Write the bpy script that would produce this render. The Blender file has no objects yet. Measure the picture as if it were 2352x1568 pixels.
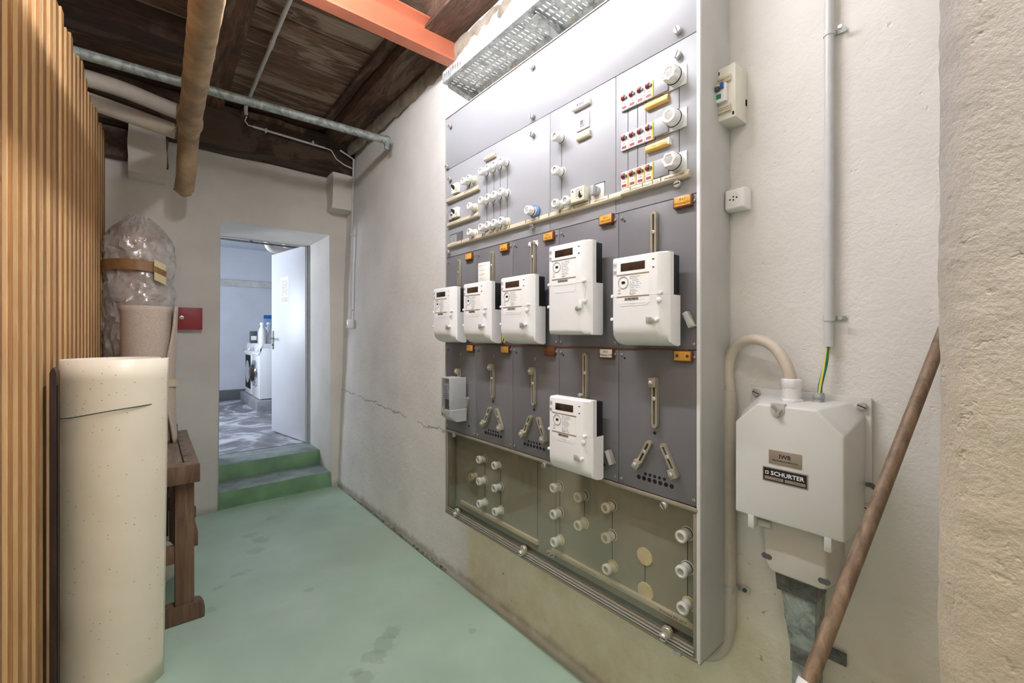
import bpy, bmesh, math, random
from mathutils import Vector, Matrix, noise
random.seed(7)
PI = math.pi
C = bpy.context.scene.collection
SC = bpy.context.scene

# ------------------------------------------------------------------ camera, world, lights, exposure
EYE = 1.43
cam_d = bpy.data.cameras.new('camera')
cam = bpy.data.objects.new('camera', cam_d); C.objects.link(cam)
cam.location = (0, 0, EYE)
cam.rotation_euler = (PI / 2, 0, -math.radians(39.66))
cam_d.sensor_width = 36; cam_d.lens = 15.306; cam_d.shift_y = -0.006; cam_d.clip_start = 0.02
SC.camera = cam
SC.view_settings.view_transform = 'Standard'
SC.view_settings.look = 'None'
SC.view_settings.gamma = 1
SC.view_settings.use_curve_mapping = False
SC.view_settings.exposure = 1.25
wd = bpy.data.worlds.new('world'); SC.world = wd; wd.use_nodes = True
wd.node_tree.nodes['Background'].inputs[0].default_value = (1.0, 0.97, 0.93, 1)
wd.node_tree.nodes['Background'].inputs[1].default_value = 0.40

def area(name, loc, rot, sx, sy, power, col):
    d = bpy.data.lights.new(name, 'AREA'); d.shape = 'RECTANGLE'; d.size = sx; d.size_y = sy
    d.energy = power; d.color = col
    o = bpy.data.objects.new(name, d); C.objects.link(o); o.location = loc; o.rotation_euler = rot
    return o
# daylight through the laundry window (left side of the laundry), cool
area('laundry_daylight', (-0.62, 6.7, 1.9), (0, -PI / 2 - 0.0, 0), 1.1, 1.6, 30, (0.80, 0.88, 1.0))
TUBE_STRENGTH = 9.0      # fluorescent tube on the ceiling, just above the frame
REAR_FILL_STRENGTH = 7.5       # added fill lamp, warmer, unseen behind the camera

# ------------------------------------------------------------------ colours and materials
def S(r, g, b):
    f = lambda v: (v / 255 / 12.92) if v <= 10 else ((v / 255 + 0.055) / 1.055) ** 2.4
    return (f(r), f(g), f(b), 1)

class NT:
    def __init__(s, name):
        s.m = bpy.data.materials.new(name); s.m.use_nodes = True
        s.t = s.m.node_tree; s.n = s.t.nodes; s.b = s.n['Principled BSDF']
        s.pos = None
    def new(s, k, **kw):
        n = s.n.new(k)
        for a, v in kw.items(): setattr(n, a, v)
        return n
    def ln(s, a, b): s.t.links.new(a, b)
    def coord(s, local=False, scale=(1, 1, 1)):
        if local: src = s.new('ShaderNodeTexCoord').outputs['Object']
        else: src = s.new('ShaderNodeNewGeometry').outputs['Position']
        mp = s.new('ShaderNodeMapping'); mp.inputs['Scale'].default_value = scale
        s.ln(src, mp.inputs['Vector']); return mp.outputs[0]
    def noise(s, co, scale, detail=4, rough=0.55, dist=0):
        n = s.new('ShaderNodeTexNoise'); n.inputs['Scale'].default_value = scale
        n.inputs['Detail'].default_value = detail; n.inputs['Roughness'].default_value = rough
        n.inputs['Distortion'].default_value = dist
        s.ln(co, n.inputs['Vector']); return n.outputs['Fac']
    def ramp(s, fac, stops):
        r = s.new('ShaderNodeValToRGB'); e = r.color_ramp.elements
        e[0].position, e[0].color = stops[0][0], stops[0][1]
        e[1].position, e[1].color = stops[-1][0], stops[-1][1]
        for p, c in stops[1:-1]:
            x = e.new(p); x.color = c
        s.ln(fac, r.inputs[0]); return r.outputs[0]
    def mix(s, fac, a, b, mode='MIX'):
        m = s.new('ShaderNodeMix', data_type='RGBA', blend_type=mode)
        for i, v in ((0, fac), (6, a), (7, b)):
            if hasattr(v, 'links') or hasattr(v, 'is_linked'): s.ln(v, m.inputs[i])
            else: m.inputs[i].default_value = v
        return m.outputs[2]
    def math(s, op, a, b=0.0, c=0.0):
        m = s.new('ShaderNodeMath', operation=op)
        for i, v in enumerate((a, b, c)):
            if isinstance(v, (int, float)): m.inputs[i].default_value = v
            else: s.ln(v, m.inputs[i])
        return m.outputs[0]
    def step(s, v, lo, hi):
        m = s.new('ShaderNodeMapRange', interpolation_type='SMOOTHSTEP')
        m.inputs[1].default_value = lo; m.inputs[2].default_value = hi
        s.ln(v, m.inputs[0]); return m.outputs[0]
    def bump(s, h, strength, dist=0.01, prev=None):
        b = s.new('ShaderNodeBump'); b.inputs['Strength'].default_value = strength
        b.inputs['Distance'].default_value = dist
        s.ln(h, b.inputs['Height'])
        if prev is not None: s.ln(prev, b.inputs['Normal'])
        return b.outputs[0]
    def set(s, col=None, rough=None, metal=None, normal=None, **kw):
        for k, v in (('Base Color', col), ('Roughness', rough), ('Metallic', metal), ('Normal', normal)):
            if v is None: continue
            if hasattr(v, 'is_linked'): s.ln(v, s.b.inputs[k])
            else: s.b.inputs[k].default_value = v
        for k, v in kw.items(): s.b.inputs[k.replace('_', ' ')].default_value = v
        return s.m
    def xyz(s):
        g = s.new('ShaderNodeNewGeometry'); x = s.new('ShaderNodeSeparateXYZ')
        s.ln(g.outputs['Position'], x.inputs[0]); return x.outputs

MC = {}
def plain(name, rgb, rough=0.5, metal=0.0, var=0.06, scale=30, bump=0.0, bscale=200, **kw):
    if name in MC: return MC[name]
    t = NT(name); co = t.coord(); c = S(*rgb)
    d = tuple(max(0, v * (1 - var * 2.2)) for v in c[:3]) + (1,)
    l = tuple(min(1, v * (1 + var)) for v in c[:3]) + (1,)
    col = t.ramp(t.noise(co, scale, 5), [(0.3, d), (0.7, l)])
    nrm = t.bump(t.noise(co, bscale, 3), bump, 0.002) if bump else None
    MC[name] = t.set(col, rough, metal, nrm, **kw)
    return MC[name]

def plaster(name, rgb, kind):
    t = NT(name); co = t.coord(); base = S(*rgb)
    d = tuple(v * 0.86 for v in base[:3]) + (1,)
    col = t.ramp(t.noise(co, 2.2, 5), [(0.3, d), (0.65, base)])
    x, y, z = t.xyz()
    fine = t.noise(co, 95, 4, 0.6); mid = t.noise(co, 22, 4, 0.6, 0.4); big = t.noise(co, 4, 3)
    if kind == 'right':
        # cabinet's shadow painted into the lower wall as a cream tone, with dirt
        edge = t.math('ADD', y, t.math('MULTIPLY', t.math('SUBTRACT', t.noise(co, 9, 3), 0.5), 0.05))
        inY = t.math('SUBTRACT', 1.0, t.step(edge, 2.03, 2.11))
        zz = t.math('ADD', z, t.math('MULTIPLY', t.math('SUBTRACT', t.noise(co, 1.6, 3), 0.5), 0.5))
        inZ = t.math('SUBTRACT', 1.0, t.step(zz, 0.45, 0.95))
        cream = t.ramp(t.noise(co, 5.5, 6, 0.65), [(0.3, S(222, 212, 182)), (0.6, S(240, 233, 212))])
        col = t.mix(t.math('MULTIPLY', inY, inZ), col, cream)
        low = t.math('SUBTRACT', 1.0, t.step(t.math('ADD', z, t.math('MULTIPLY', t.noise(co, 16, 5), -0.08)), -0.03, 0.03))
        col = t.mix(t.math('MULTIPLY', low, 0.55), col, S(108, 98, 68))
        spots = t.step(t.noise(co, 26, 2), 0.71, 0.76)
        col = t.mix(t.math('MULTIPLY', spots, t.math('MULTIPLY', inY, t.math('MULTIPLY', inZ, 0.6))), col, S(120, 100, 70))
        # jagged horizontal crack towards the far end
        wob = t.math('MULTIPLY', t.math('SUBTRACT', t.noise(co, 6, 6, 0.7), 0.5), 0.13)
        line = t.math('ADD', t.math('MULTIPLY', y, 0.045), 0.725)
        dd = t.math('ABSOLUTE', t.math('ADD', t.math('SUBTRACT', z, line), wob))
        crack = t.math('MULTIPLY', t.math('SUBTRACT', 1.0, t.step(dd, 0.0015, 0.008)), t.step(y, 2.1, 2.3))
        crack = t.math('MULTIPLY', crack, t.step(t.noise(co, 3.3, 2), 0.40, 0.52))
        col = t.mix(t.math('MULTIPLY', crack, 0.55), col, S(95, 88, 78))
        pits = t.step(t.noise(co, 42, 2, 0.5), 0.70, 0.78)
        h = t.math('ADD', t.math('MULTIPLY', mid, 1.0), t.math('MULTIPLY', fine, 0.28))
        h = t.math('SUBTRACT', h, t.math('MULTIPLY', pits, 0.5))
        h = t.math('SUBTRACT', h, t.math('MULTIPLY', crack, 1.2))
        n = t.bump(h, 0.45, 0.010)
    elif kind == 'near':
        co2 = t.coord(scale=(1, 1, 1.0))
        r1 = t.noise(co2, 120, 4, 0.6); r2 = t.noise(co2, 18, 4, 0.6)
        pits = t.step(t.noise(co2, 38, 3, 0.6), 0.62, 0.75)
        zc = t.math('SUBTRACT', 1.0, t.step(t.math('ADD', z, t.math('MULTIPLY', r2, 0.3)), 1.2, 1.9))
        col = t.mix(zc, col, t.ramp(t.noise(co, 6, 4), [(0.3, S(190, 177, 156)), (0.7, S(210, 197, 176))]))
        h = t.math('ADD', t.math('MULTIPLY', r1, 0.8), t.math('MULTIPLY', r2, 0.6))
        h = t.math('SUBTRACT', h, t.math('MULTIPLY', pits, 0.7))
        n = t.bump(h, 0.5, 0.006)
    else:
        low = t.math('SUBTRACT', 1.0, t.step(t.math('ADD', z, t.math('MULTIPLY', t.noise(co, 10, 4), -0.06)), -0.02, 0.035))
        col = t.mix(t.math('MULTIPLY', low, 0.45), col, S(150, 140, 120))
        h = t.math('ADD', t.math('MULTIPLY', mid, 0.6), t.math('MULTIPLY', fine, 0.15))
        n = t.bump(t.math('ADD', h, big), 0.18, 0.008)
    return t.set(col, 0.82, 0, n)

def wood(name, dark, light, axis='x', rough=0.7, stain=None, grain=1.0, bump=0.35, knots=True):
    t = NT(name)
    sc = {'x': (2.2, 17, 17), 'y': (17, 2.2, 17), 'z': (16, 16, 1.2)}[axis]
    oi = t.new('ShaderNodeObjectInfo')
    off = t.new('ShaderNodeVectorMath', operation='SCALE'); off.inputs[0].default_value = (7.3, 3.1, 5.7)
    t.ln(t.math('MULTIPLY', oi.outputs['Random'], 9.0), off.inputs['Scale'])
    add = t.new('ShaderNodeVectorMath', operation='ADD'); t.ln(t.coord(), add.inputs[0]); t.ln(off.outputs[0], add.inputs[1])
    mp = t.new('ShaderNodeMapping'); mp.inputs['Scale'].default_value = sc; t.ln(add.outputs[0], mp.inputs['Vector'])
    co = mp.outputs[0]
    g = t.noise(co, 2.2 * grain, 6, 0.62, 0.8)
    col = t.ramp(g, [(0.28, S(*dark)), (0.5, S(*[(a + b) / 2 for a, b in zip(dark, light)])), (0.72, S(*light))])
    tone = t.ramp(oi.outputs['Random'], [(0.0, (0.72, 0.72, 0.72, 1)), (1.0, (1.12, 1.1, 1.06, 1))])
    col = t.mix(1.0, col, tone, 'MULTIPLY')
    if knots:
        kn = t.step(t.noise(add.outputs[0], 9, 1), 0.74, 0.80)
        col = t.mix(t.math('MULTIPLY', kn, 0.6), col, S(*[v * 0.45 for v in dark]))
    if stain:
        mp2 = t.new('ShaderNodeMapping'); mp2.inputs['Scale'].default_value = {'x': (1.0, 6, 1), 'y': (6, 1.0, 1), 'z': (5, 5, 1)}[axis]
        t.ln(add.outputs[0], mp2.inputs['Vector'])
        st = t.step(t.noise(mp2.outputs[0], 1.6, 6, 0.6, 0.9), 0.50, 0.58)
        col = t.mix(t.math('MULTIPLY', st, 0.42), col, S(*stain))
    n = t.bump(t.noise(co, 7, 4), bump, 0.003)
    return t.set(col, rough, 0, n)

def metal(name, rgb, rough=0.4, spangle=0.0, metallic=0.85):
    t = NT(name); co = t.coord()
    c = S(*rgb)
    if 0 < spangle < 40:
        f = t.noise(co, 16, 5, 0.6, 1.8)
        col = t.ramp(f, [(0.36, tuple(x * 0.62 for x in c[:3]) + (1,)), (0.5, c), (0.62, tuple(min(1, x * 1.35) for x in c[:3]) + (1,))])
    elif spangle:
        v = t.new('ShaderNodeTexVoronoi'); v.inputs['Scale'].default_value = spangle; t.ln(co, v.inputs['Vector'])
        f = t.math('ADD', t.math('MULTIPLY', v.outputs['Color'], 0.6), t.math('MULTIPLY', t.noise(co, 14, 4), 0.5))
        col = t.ramp(f, [(0.25, tuple(x * 0.6 for x in c[:3]) + (1,)), (0.8, tuple(min(1, x * 1.2) for x in c[:3]) + (1,))])
    else:
        col = t.ramp(t.noise(co, 40, 3), [(0.3, tuple(x * 0.85 for x in c[:3]) + (1,)), (0.7, c)])
    return t.set(col, rough, metallic)

def clear(name, tint, gloss=0.12, rough=0.05, body=0.0, bodycol=(0.8, 0.8, 0.8, 1), bump=0):
    t = NT(name); out = t.n['Material Output']
    tr = t.new('ShaderNodeBsdfTransparent'); tr.inputs[0].default_value = tint
    gl = t.new('ShaderNodeBsdfGlossy'); gl.inputs['Roughness'].default_value = rough
    fr = t.new('ShaderNodeFresnel'); fr.inputs['IOR'].default_value = 1.45
    co = t.coord()
    if bump:
        n = t.bump(t.noise(co, 14, 4), bump, 0.02); t.ln(n, gl.inputs['Normal']); t.ln(n, fr.inputs['Normal'])
    f = t.math('ADD', t.math('MULTIPLY', fr.outputs[0], 0.28), gloss * 0.2)
    a = t.new('ShaderNodeMixShader'); t.ln(f, a.inputs[0]); t.ln(tr.outputs[0], a.inputs[1]); t.ln(gl.outputs[0], a.inputs[2])
    last = a
    if body:
        df = t.new('ShaderNodeBsdfDiffuse'); df.inputs[0].default_value = bodycol
        b = t.new('ShaderNodeMixShader')
        t.ln(t.math('MULTIPLY', t.ramp(t.noise(co, 9, 4), [(0.3, (0.45, 0.45, 0.45, 1)), (0.7, (1, 1, 1, 1))]), body), b.inputs[0])
        t.ln(a.outputs[0], b.inputs[1]); t.ln(df.outputs[0], b.inputs[2]); last = b
    t.ln(last.outputs[0], out.inputs['Surface'])
    return t.m

def glow(name, rgb, strength):
    t = NT(name)
    t.b.inputs['Base Color'].default_value = S(*rgb); t.b.inputs['Emission Color'].default_value = S(*rgb)
    t.b.inputs['Emission Strength'].default_value = strength
    return t.m

# ------------------------------------------------------------------ mesh builder
class B:
    def __init__(s): s.bm = bmesh.new()
    def _bev(s, vs, r, seg=2):
        es = list({e for v in vs for e in v.link_edges if all(w in vs for w in e.verts)})
        bmesh.ops.bevel(s.bm, geom=es, offset=r, segments=seg, profile=0.5, affect='EDGES', clamp_overlap=True)
    def box(s, x0, x1, y0, y1, z0, z1, bev=0, seg=2):
        vs = [s.bm.verts.new((x, y, z)) for x in (x0, x1) for y in (y0, y1) for z in (z0, z1)]
        for q in ((0, 1, 3, 2), (4, 6, 7, 5), (0, 4, 5, 1), (2, 3, 7, 6), (0, 2, 6, 4), (1, 5, 7, 3)):
            s.bm.faces.new([vs[i] for i in q])
        if bev: s._bev(set(vs), bev, seg)
        return s
    def prism(s, poly, z0, z1, bev=0, seg=2, f=None):
        f = f or (lambda x, y, z: (x, y, z))
        n = len(poly)
        a = [s.bm.verts.new(f(x, y, z0)) for x, y in poly]; b = [s.bm.verts.new(f(x, y, z1)) for x, y in poly]
        s.bm.faces.new(a[::-1]); s.bm.faces.new(b)
        for i in range(n): s.bm.faces.new((a[i], a[(i + 1) % n], b[(i + 1) % n], b[i]))
        if bev: s._bev(set(a + b), bev, seg)
        return s
    def ring(s, outer, inner, z0, z1):
        n = len(outer); V = []
        for poly, z in ((outer, z0), (inner, z0), (inner, z1), (outer, z1)):
            V.append([s.bm.verts.new((x, y, z)) for x, y in poly])
        for k in range(4):
            p, q = V[k], V[(k + 1) % 4]
            for i in range(n): s.bm.faces.new((p[i], p[(i + 1) % n], q[(i + 1) % n], q[i]))
        return s
    def lathe(s, prof, o=(0, 0, 0), axis='z', seg=20, wob=None, closed=True):
        rows = []
        for r, h in prof:
            row = []
            for i in range(seg):
                a = 2 * PI * i / seg
                rr = r * (wob(a, h) if wob else 1)
                p = (rr * math.cos(a), rr * math.sin(a), h)
                if axis == 'x': p = (p[2], p[0], p[1])
                elif axis == 'y': p = (p[1], p[2], p[0])
                row.append(s.bm.verts.new((p[0] + o[0], p[1] + o[1], p[2] + o[2])))
            rows.append(row)
        for a, b in zip(rows, rows[1:]):
            for i in range(seg): s.bm.faces.new((a[i], a[(i + 1) % seg], b[(i + 1) % seg], b[i]))
        if closed: s.bm.faces.new(rows[0][::-1]); s.bm.faces.new(rows[-1])
        return s
    def tube(s, pts, r, seg=12, rad=None):
        pts = [Vector(p) for p in pts]; rows = []; up = None
        for i, p in enumerate(pts):
            t = (pts[min(i + 1, len(pts) - 1)] - pts[max(i - 1, 0)]).normalized()
            if up is None:
                up = Vector((0, 0, 1)) if abs(t.z) < 0.9 else Vector((1, 0, 0))
            u = (up - t * up.dot(t)).normalized(); w = t.cross(u); up = u
            rr = rad(i / (len(pts) - 1)) if rad else r
            rows.append([s.bm.verts.new(p + (u * math.cos(2 * PI * k / seg) + w * math.sin(2 * PI * k / seg)) * rr) for k in range(seg)])
        for a, b in zip(rows, rows[1:]):
            for i in range(seg): s.bm.faces.new((a[i], a[(i + 1) % seg], b[(i + 1) % seg], b[i]))
        s.bm.faces.new(rows[0][::-1]); s.bm.faces.new(rows[-1])
        return s
    def grid(s, nu, nv, f, wrap=False):
        V = [[s.bm.verts.new(f(i / (nu if wrap else nu - 1), j / (nv - 1))) for j in range(nv)] for i in range(nu)]
        for i in range(nu if wrap else nu - 1):
            for j in range(nv - 1):
                s.bm.faces.new((V[i][j], V[(i + 1) % nu][j], V[(i + 1) % nu][j + 1], V[i][j + 1]))
        return s
    def loft(s, sections):
        rows = [[s.bm.verts.new(p) for p in sec] for sec in sections]; n = len(rows[0])
        for a, b in zip(rows, rows[1:]):
            for i in range(n): s.bm.faces.new((a[i], a[(i + 1) % n], b[(i + 1) % n], b[i]))
        s.bm.faces.new(rows[0][::-1]); s.bm.faces.new(rows[-1])
        return s
    def plate(s, xs, ys, solid, f, th):
        vert = {}
        def v(i, j, k):
            if (i, j, k) not in vert: vert[(i, j, k)] = s.bm.verts.new(f(xs[i], ys[j], th * k))
            return vert[(i, j, k)]
        nx, ny = len(xs) - 1, len(ys) - 1
        S_ = lambda i, j: 0 <= i < nx and 0 <= j < ny and solid(i, j)
        for i in range(nx):
            for j in range(ny):
                if not S_(i, j): continue
                s.bm.faces.new((v(i, j, 0), v(i, j + 1, 0), v(i + 1, j + 1, 0), v(i + 1, j, 0)))
                s.bm.faces.new((v(i, j, 1), v(i + 1, j, 1), v(i + 1, j + 1, 1), v(i, j + 1, 1)))
                for di, dj, p, q in ((-1, 0, (i, j), (i, j + 1)), (1, 0, (i + 1, j + 1), (i + 1, j)), (0, -1, (i + 1, j), (i, j)), (0, 1, (i, j + 1), (i + 1, j + 1))):
                    if not S_(i + di, j + dj):
                        s.bm.faces.new((v(*p, 0), v(*p, 1), v(*q, 1), v(*q, 0)))
        return s

def mk(name, b, mat, parent=None, loc=(0, 0, 0), smooth=35, mats=None, pick=None, rot=None):
    bm = b.bm
    bmesh.ops.recalc_face_normals(bm, faces=bm.faces)
    me = bpy.data.meshes.new(name); bm.to_mesh(me); bm.free()
    for m in (mats or [mat]): me.materials.append(m)
    if pick:
        for p in me.polygons: p.material_index = pick(p)
    if smooth:
        for p in me.polygons: p.use_smooth = True
        me.set_sharp_from_angle(angle=math.radians(smooth))
    o = bpy.data.objects.new(name, me); C.objects.link(o)
    o.location = loc
    if rot: o.rotation_euler = rot
    if parent: o.parent = parent
    return o

def again(src, name, parent, loc=(0, 0, 0), rot=None):          # same mesh data, new object
    o = bpy.data.objects.new(name, src.data); C.objects.link(o); o.location = loc; o.parent = parent
    if rot: o.rotation_euler = rot
    return o

WALLM = Matrix(((0, 0, -1, 0), (-1, 0, 0, 0), (0, 1, 0, 0), (0, 0, 0, 1)))   # local x along the wall to the right, y up, z out of the wall
def empty(name, loc, wall=False, rz=0):
    o = bpy.data.objects.new(name, None); C.objects.link(o); o.empty_display_size = 0.05
    if wall: o.matrix_world = Matrix.Translation(loc) @ WALLM
    else: o.location = loc; o.rotation_euler = (0, 0, rz)
    return o
def tag(o, label=None, cat=None, group=None, kind=None):
    if label: o['label'] = label
    if cat: o['category'] = cat
    if group: o['group'] = group
    if kind: o['kind'] = kind
    return o
def dup(root, loc, label, group=None):
    r = root.copy(); C.objects.link(r); r.location = loc; r['label'] = label
    if group: r['group'] = group
    for ch in list(root.children):
        c = ch.copy(); C.objects.link(c); c.parent = r
        for g in ch.children:
            d = g.copy(); C.objects.link(d); d.parent = c
    return r

_txt = {}
def text(name, s, size, mat, parent, loc, align='CENTER', depth=0.0002, bold=False, shear=0.0, sx=1.0):
    cu = bpy.data.curves.new(name, 'FONT'); cu.body = s; cu.size = size; cu.align_x = align; cu.align_y = 'CENTER'
    cu.extrude = depth; cu.shear = shear; cu.resolution_u = 2; cu.fill_mode = 'BOTH'
    if bold: cu.offset = size * 0.018
    t = bpy.data.objects.new('tmp', cu); C.objects.link(t)
    me = bpy.data.meshes.new_from_object(t)
    bpy.data.objects.remove(t); me.materials.clear(); me.materials.append(mat)
    o = bpy.data.objects.new(name, me); C.objects.link(o); o.parent = parent; o.location = loc; o.scale = (sx, 1, 1)
    return o
def marks(b, x0, x1, y, h, z, n, fill=0.7):                     # a line of unreadable print as small dashes
    x = x0
    while x < x1:
        w = random.uniform(0.5, 1.6) * h * 1.3
        if random.random() < fill + 0.15: b.box(x, min(x + w, x1), y - h * 0.35, y + h * 0.35, z, z + 0.0002)
        x += w + h * 0.5
def scribble(b, x0, x1, y, h, z):                               # handwriting too faint to read
    n = max(6, int((x1 - x0) / h * 3)); pts = []
    for i in range(n + 1):
        pts.append((x0 + (x1 - x0) * i / n, y + random.uniform(-0.5, 0.5) * h * (1 if random.random() < 0.7 else 1.6), z))
    b.tube(pts, 0.0004, 4)

def stadium(L, w, n=6):
    pts = []
    for k in range(n + 1):
        a = -PI / 2 + PI * k / n
        pts.append((L / 2 - w / 2 + math.cos(a) * w / 2, math.sin(a) * w / 2))
    for k in range(n + 1):
        a = PI / 2 + PI * k / n
        pts.append((-L / 2 + w / 2 + math.cos(a) * w / 2, math.sin(a) * w / 2))
    return pts

# ------------------------------------------------------------------ materials used
M_wall_right = plaster('white_plaster_with_shaded_foot', (236, 234, 230), 'right')
M_wall = plaster('white_plaster', (232, 228, 222), 'far')
M_near = plaster('rough_plaster', (192, 187, 181), 'near')
M_laun = plain('laundry_paint', (200, 204, 212), 0.85, var=0.03, scale=3)
M_wood_old = wood('old_dark_boards', (84, 62, 48), (154, 124, 102), 'x', 0.8, (186, 172, 156))
M_joist = wood('dark_joist', (52, 38, 29), (112, 82, 64), 'y', 0.85, (132, 116, 100))
M_header = wood('dark_header', (42, 31, 24), (92, 68, 53), 'x', 0.9, (108, 94, 80))
M_light_board = wood('pale_boards', (120, 92, 66), (190, 160, 124), 'x', 0.75)
M_rough = wood('rough_sawn_face', (142, 92, 46), (194, 140, 80), 'z', 0.8, grain=1.6, bump=0.7)
M_planed = wood('planed_edge', (194, 156, 108), (220, 188, 140), 'z', 0.6, bump=0.1, knots=False)
M_bench = wood('bench_wood', (78, 58, 44), (140, 108, 84), 'z', 0.65)
M_bench_top = wood('bench_top_wood', (92, 80, 68), (146, 128, 110), 'y', 0.6)
M_handle = wood('handle_wood', (92, 74, 57), (148, 127, 104), 'z', 0.55, grain=1.2)
M_darkplank = wood('dark_plank', (34, 20, 16), (62, 40, 32), 'z', 0.5)
M_galv = metal('galvanised_steel', (188, 194, 194), 0.38, 60, 0.5)
M_galv_dull = metal('dull_zinc', (150, 158, 154), 0.5, 30, 0.35)
M_galv_dark = metal('dark_zinc', (108, 108, 106), 0.5, 30, 0.35)
M_steel = metal('bright_steel', (206, 206, 202), 0.3, 0, 0.6)
M_nickel = metal('tarnished_nickel', (190, 184, 164), 0.35, 0, 0.55)
M_chrome = metal('chrome', (230, 232, 236), 0.12, metallic=1)
M_beam = plain('red_oxide_paint', (190, 112, 84), 0.45, var=0.06, scale=6)
M_panel_hi = plain('light_grey_panel_paint', (158, 160, 165), 0.40, var=0.02, scale=4, bump=0.05, bscale=900, Specular_IOR_Level=0.4)
M_panel_lo = plain('mid_grey_panel_paint', (110, 109, 113), 0.38, var=0.03, scale=4, bump=0.05, bscale=900)
M_case = plain('case_grey', (190, 190, 188), 0.45, var=0.05, scale=5)
M_edge = plain('white_edge', (226, 226, 226), 0.4, var=0.02)
M_recess = plain('olive_grey_plate', (158, 154, 140), 0.5, var=0.05, scale=5)
M_frame = plain('taupe_frame', (140, 132, 116), 0.4, var=0.04)
M_porc = plain('white_porcelain', (240, 240, 238), 0.18, var=0.02, Coat_Weight=0.4)
M_porc_c = plain('cream_porcelain', (230, 222, 204), 0.22, var=0.03, Coat_Weight=0.3)
M_lens = plain('fuse_window', (186, 188, 188), 0.1, var=0.05)
M_lens_c = plain('fuse_window_cream', (176, 168, 150), 0.15, var=0.05)
M_black = plain('black_plastic', (20, 20, 22), 0.45, var=0.05)
M_slot = plain('dark_gap', (14, 12, 12), 0.9, var=0.05)
M_white = plain('white_plastic', (236, 236, 238), 0.35, var=0.01, scale=8)
M_white2 = plain('label_white', (244, 244, 244), 0.5, var=0.01)
M_groove = plain('brown_groove', (150, 128, 106), 0.6, var=0.04)
M_lcd = plain('display_brown', (64, 50, 38), 0.08, var=0.25, scale=18)
M_grey = plain('grey_plastic', (172, 174, 176), 0.4, var=0.02)
M_dgrey = plain('dark_grey_plastic', (84, 86, 90), 0.4, var=0.04)
M_beige = plain('beige_strip', (206, 196, 172), 0.45, var=0.05, scale=12)
M_paper = plain('paper', (240, 238, 232), 0.7, var=0.02)
M_amber = plain('amber_plastic', (224, 168, 76), 0.25, var=0.08, scale=40, Coat_Weight=0.3)
M_amber_s = plain('amber_strip', (232, 182, 92), 0.4, var=0.05)
M_brown = plain('brown_holder', (110, 66, 38), 0.3, var=0.08)
M_red = plain('toggle_red', (124, 44, 34), 0.35, var=0.05)
M_redlab = plain('label_red', (150, 62, 66), 0.5, var=0.04)
M_yellow = plain('yellow_plastic', (226, 194, 70), 0.4, var=0.04)
M_blue = plain('blue_plastic', (92, 124, 166), 0.35, var=0.04)
M_dblue = plain('deep_blue', (40, 92, 160), 0.35, var=0.04)
M_ink = plain('grey_ink', (96, 96, 98), 0.8, var=0.02)
M_ink_b = plain('black_ink', (26, 26, 28), 0.8, var=0.02)
M_violet = plain('violet_ink', (82, 70, 160), 0.8, var=0.02)
M_pencil = plain('brown_pencil', (112, 86, 58), 0.8, var=0.02)
M_green = plain('green_mark', (40, 120, 92), 0.6, var=0.03)
M_pvc = plain('pvc_grey', (206, 208, 210), 0.4, var=0.02)
M_pvc_b = plain('pvc_beige', (196, 188, 174), 0.4, var=0.03)
M_cable = plain('cable_beige', (206, 196, 180), 0.45, var=0.03)
M_cablew = plain('cable_white', (222, 218, 208), 0.5, var=0.03)
M_box = plain('box_polyester', (216, 217, 214), 0.42, var=0.015, scale=6, bump=0.08, bscale=700)
M_boxlo = plain('box_polyester_low', (208, 204, 196), 0.45, var=0.02, scale=6)
M_plate = plain('plate_bronze', (160, 146, 132), 0.4, 0.3, var=0.05)
M_redbox = plain('key_box_red', (150, 46, 52), 0.45, var=0.03)
M_bandage = plain('pipe_wrap', (172, 146, 114), 0.7, var=0.2, scale=9, bump=0.5, bscale=40)
M_pipew = plain('white_pipe_cover', (216, 208, 196), 0.5, var=0.03)
M_sleeve = plain('white_sleeve', (236, 236, 236), 0.4, var=0.03)
M_cardb = plain('cardboard', (186, 154, 126), 0.75, var=0.08, scale=12)
M_cardb2 = plain('label_card', (226, 210, 168), 0.6, var=0.04)
M_tape = plain('brown_tape', (150, 112, 70), 0.4, var=0.1)
M_tapeb = plain('beige_tape', (204, 188, 160), 0.5, var=0.05)
M_string = plain('green_string', (70, 86, 70), 0.8, var=0.3, scale=200)
M_door = plain('door_paint', (214, 216, 222), 0.4, var=0.015, scale=4)
M_doorframe = plain('door_frame_grey', (176, 178, 180), 0.4, var=0.03)
M_rail = plain('whitewashed_rail', (196, 194, 190), 0.8, var=0.1, scale=8)
M_skirt = plain('laundry_skirting', (92, 94, 98), 0.6, var=0.06)
M_appl = plain('appliance_white', (232, 234, 238), 0.3, var=0.01)
M_bottle = plain('bottle_white', (232, 234, 236), 0.35, var=0.02)
M_boxblue = plain('box_blue', (116, 142, 174), 0.5, var=0.05)
M_plinth = plain('plinth_grey', (150, 152, 156), 0.6, var=0.12, scale=7)
M_glass = clear('clear_cover', (0.97, 0.97, 0.95, 1), 0.0, 0.06)
M_glass2 = clear('meter_window', (0.86, 0.88, 0.9, 1), 0.3, 0.05)
M_film = clear('plastic_film', (0.93, 0.92, 0.92, 1), 1.3, 0.16, 0.58, S(232, 226, 222), 0.5)

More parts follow.
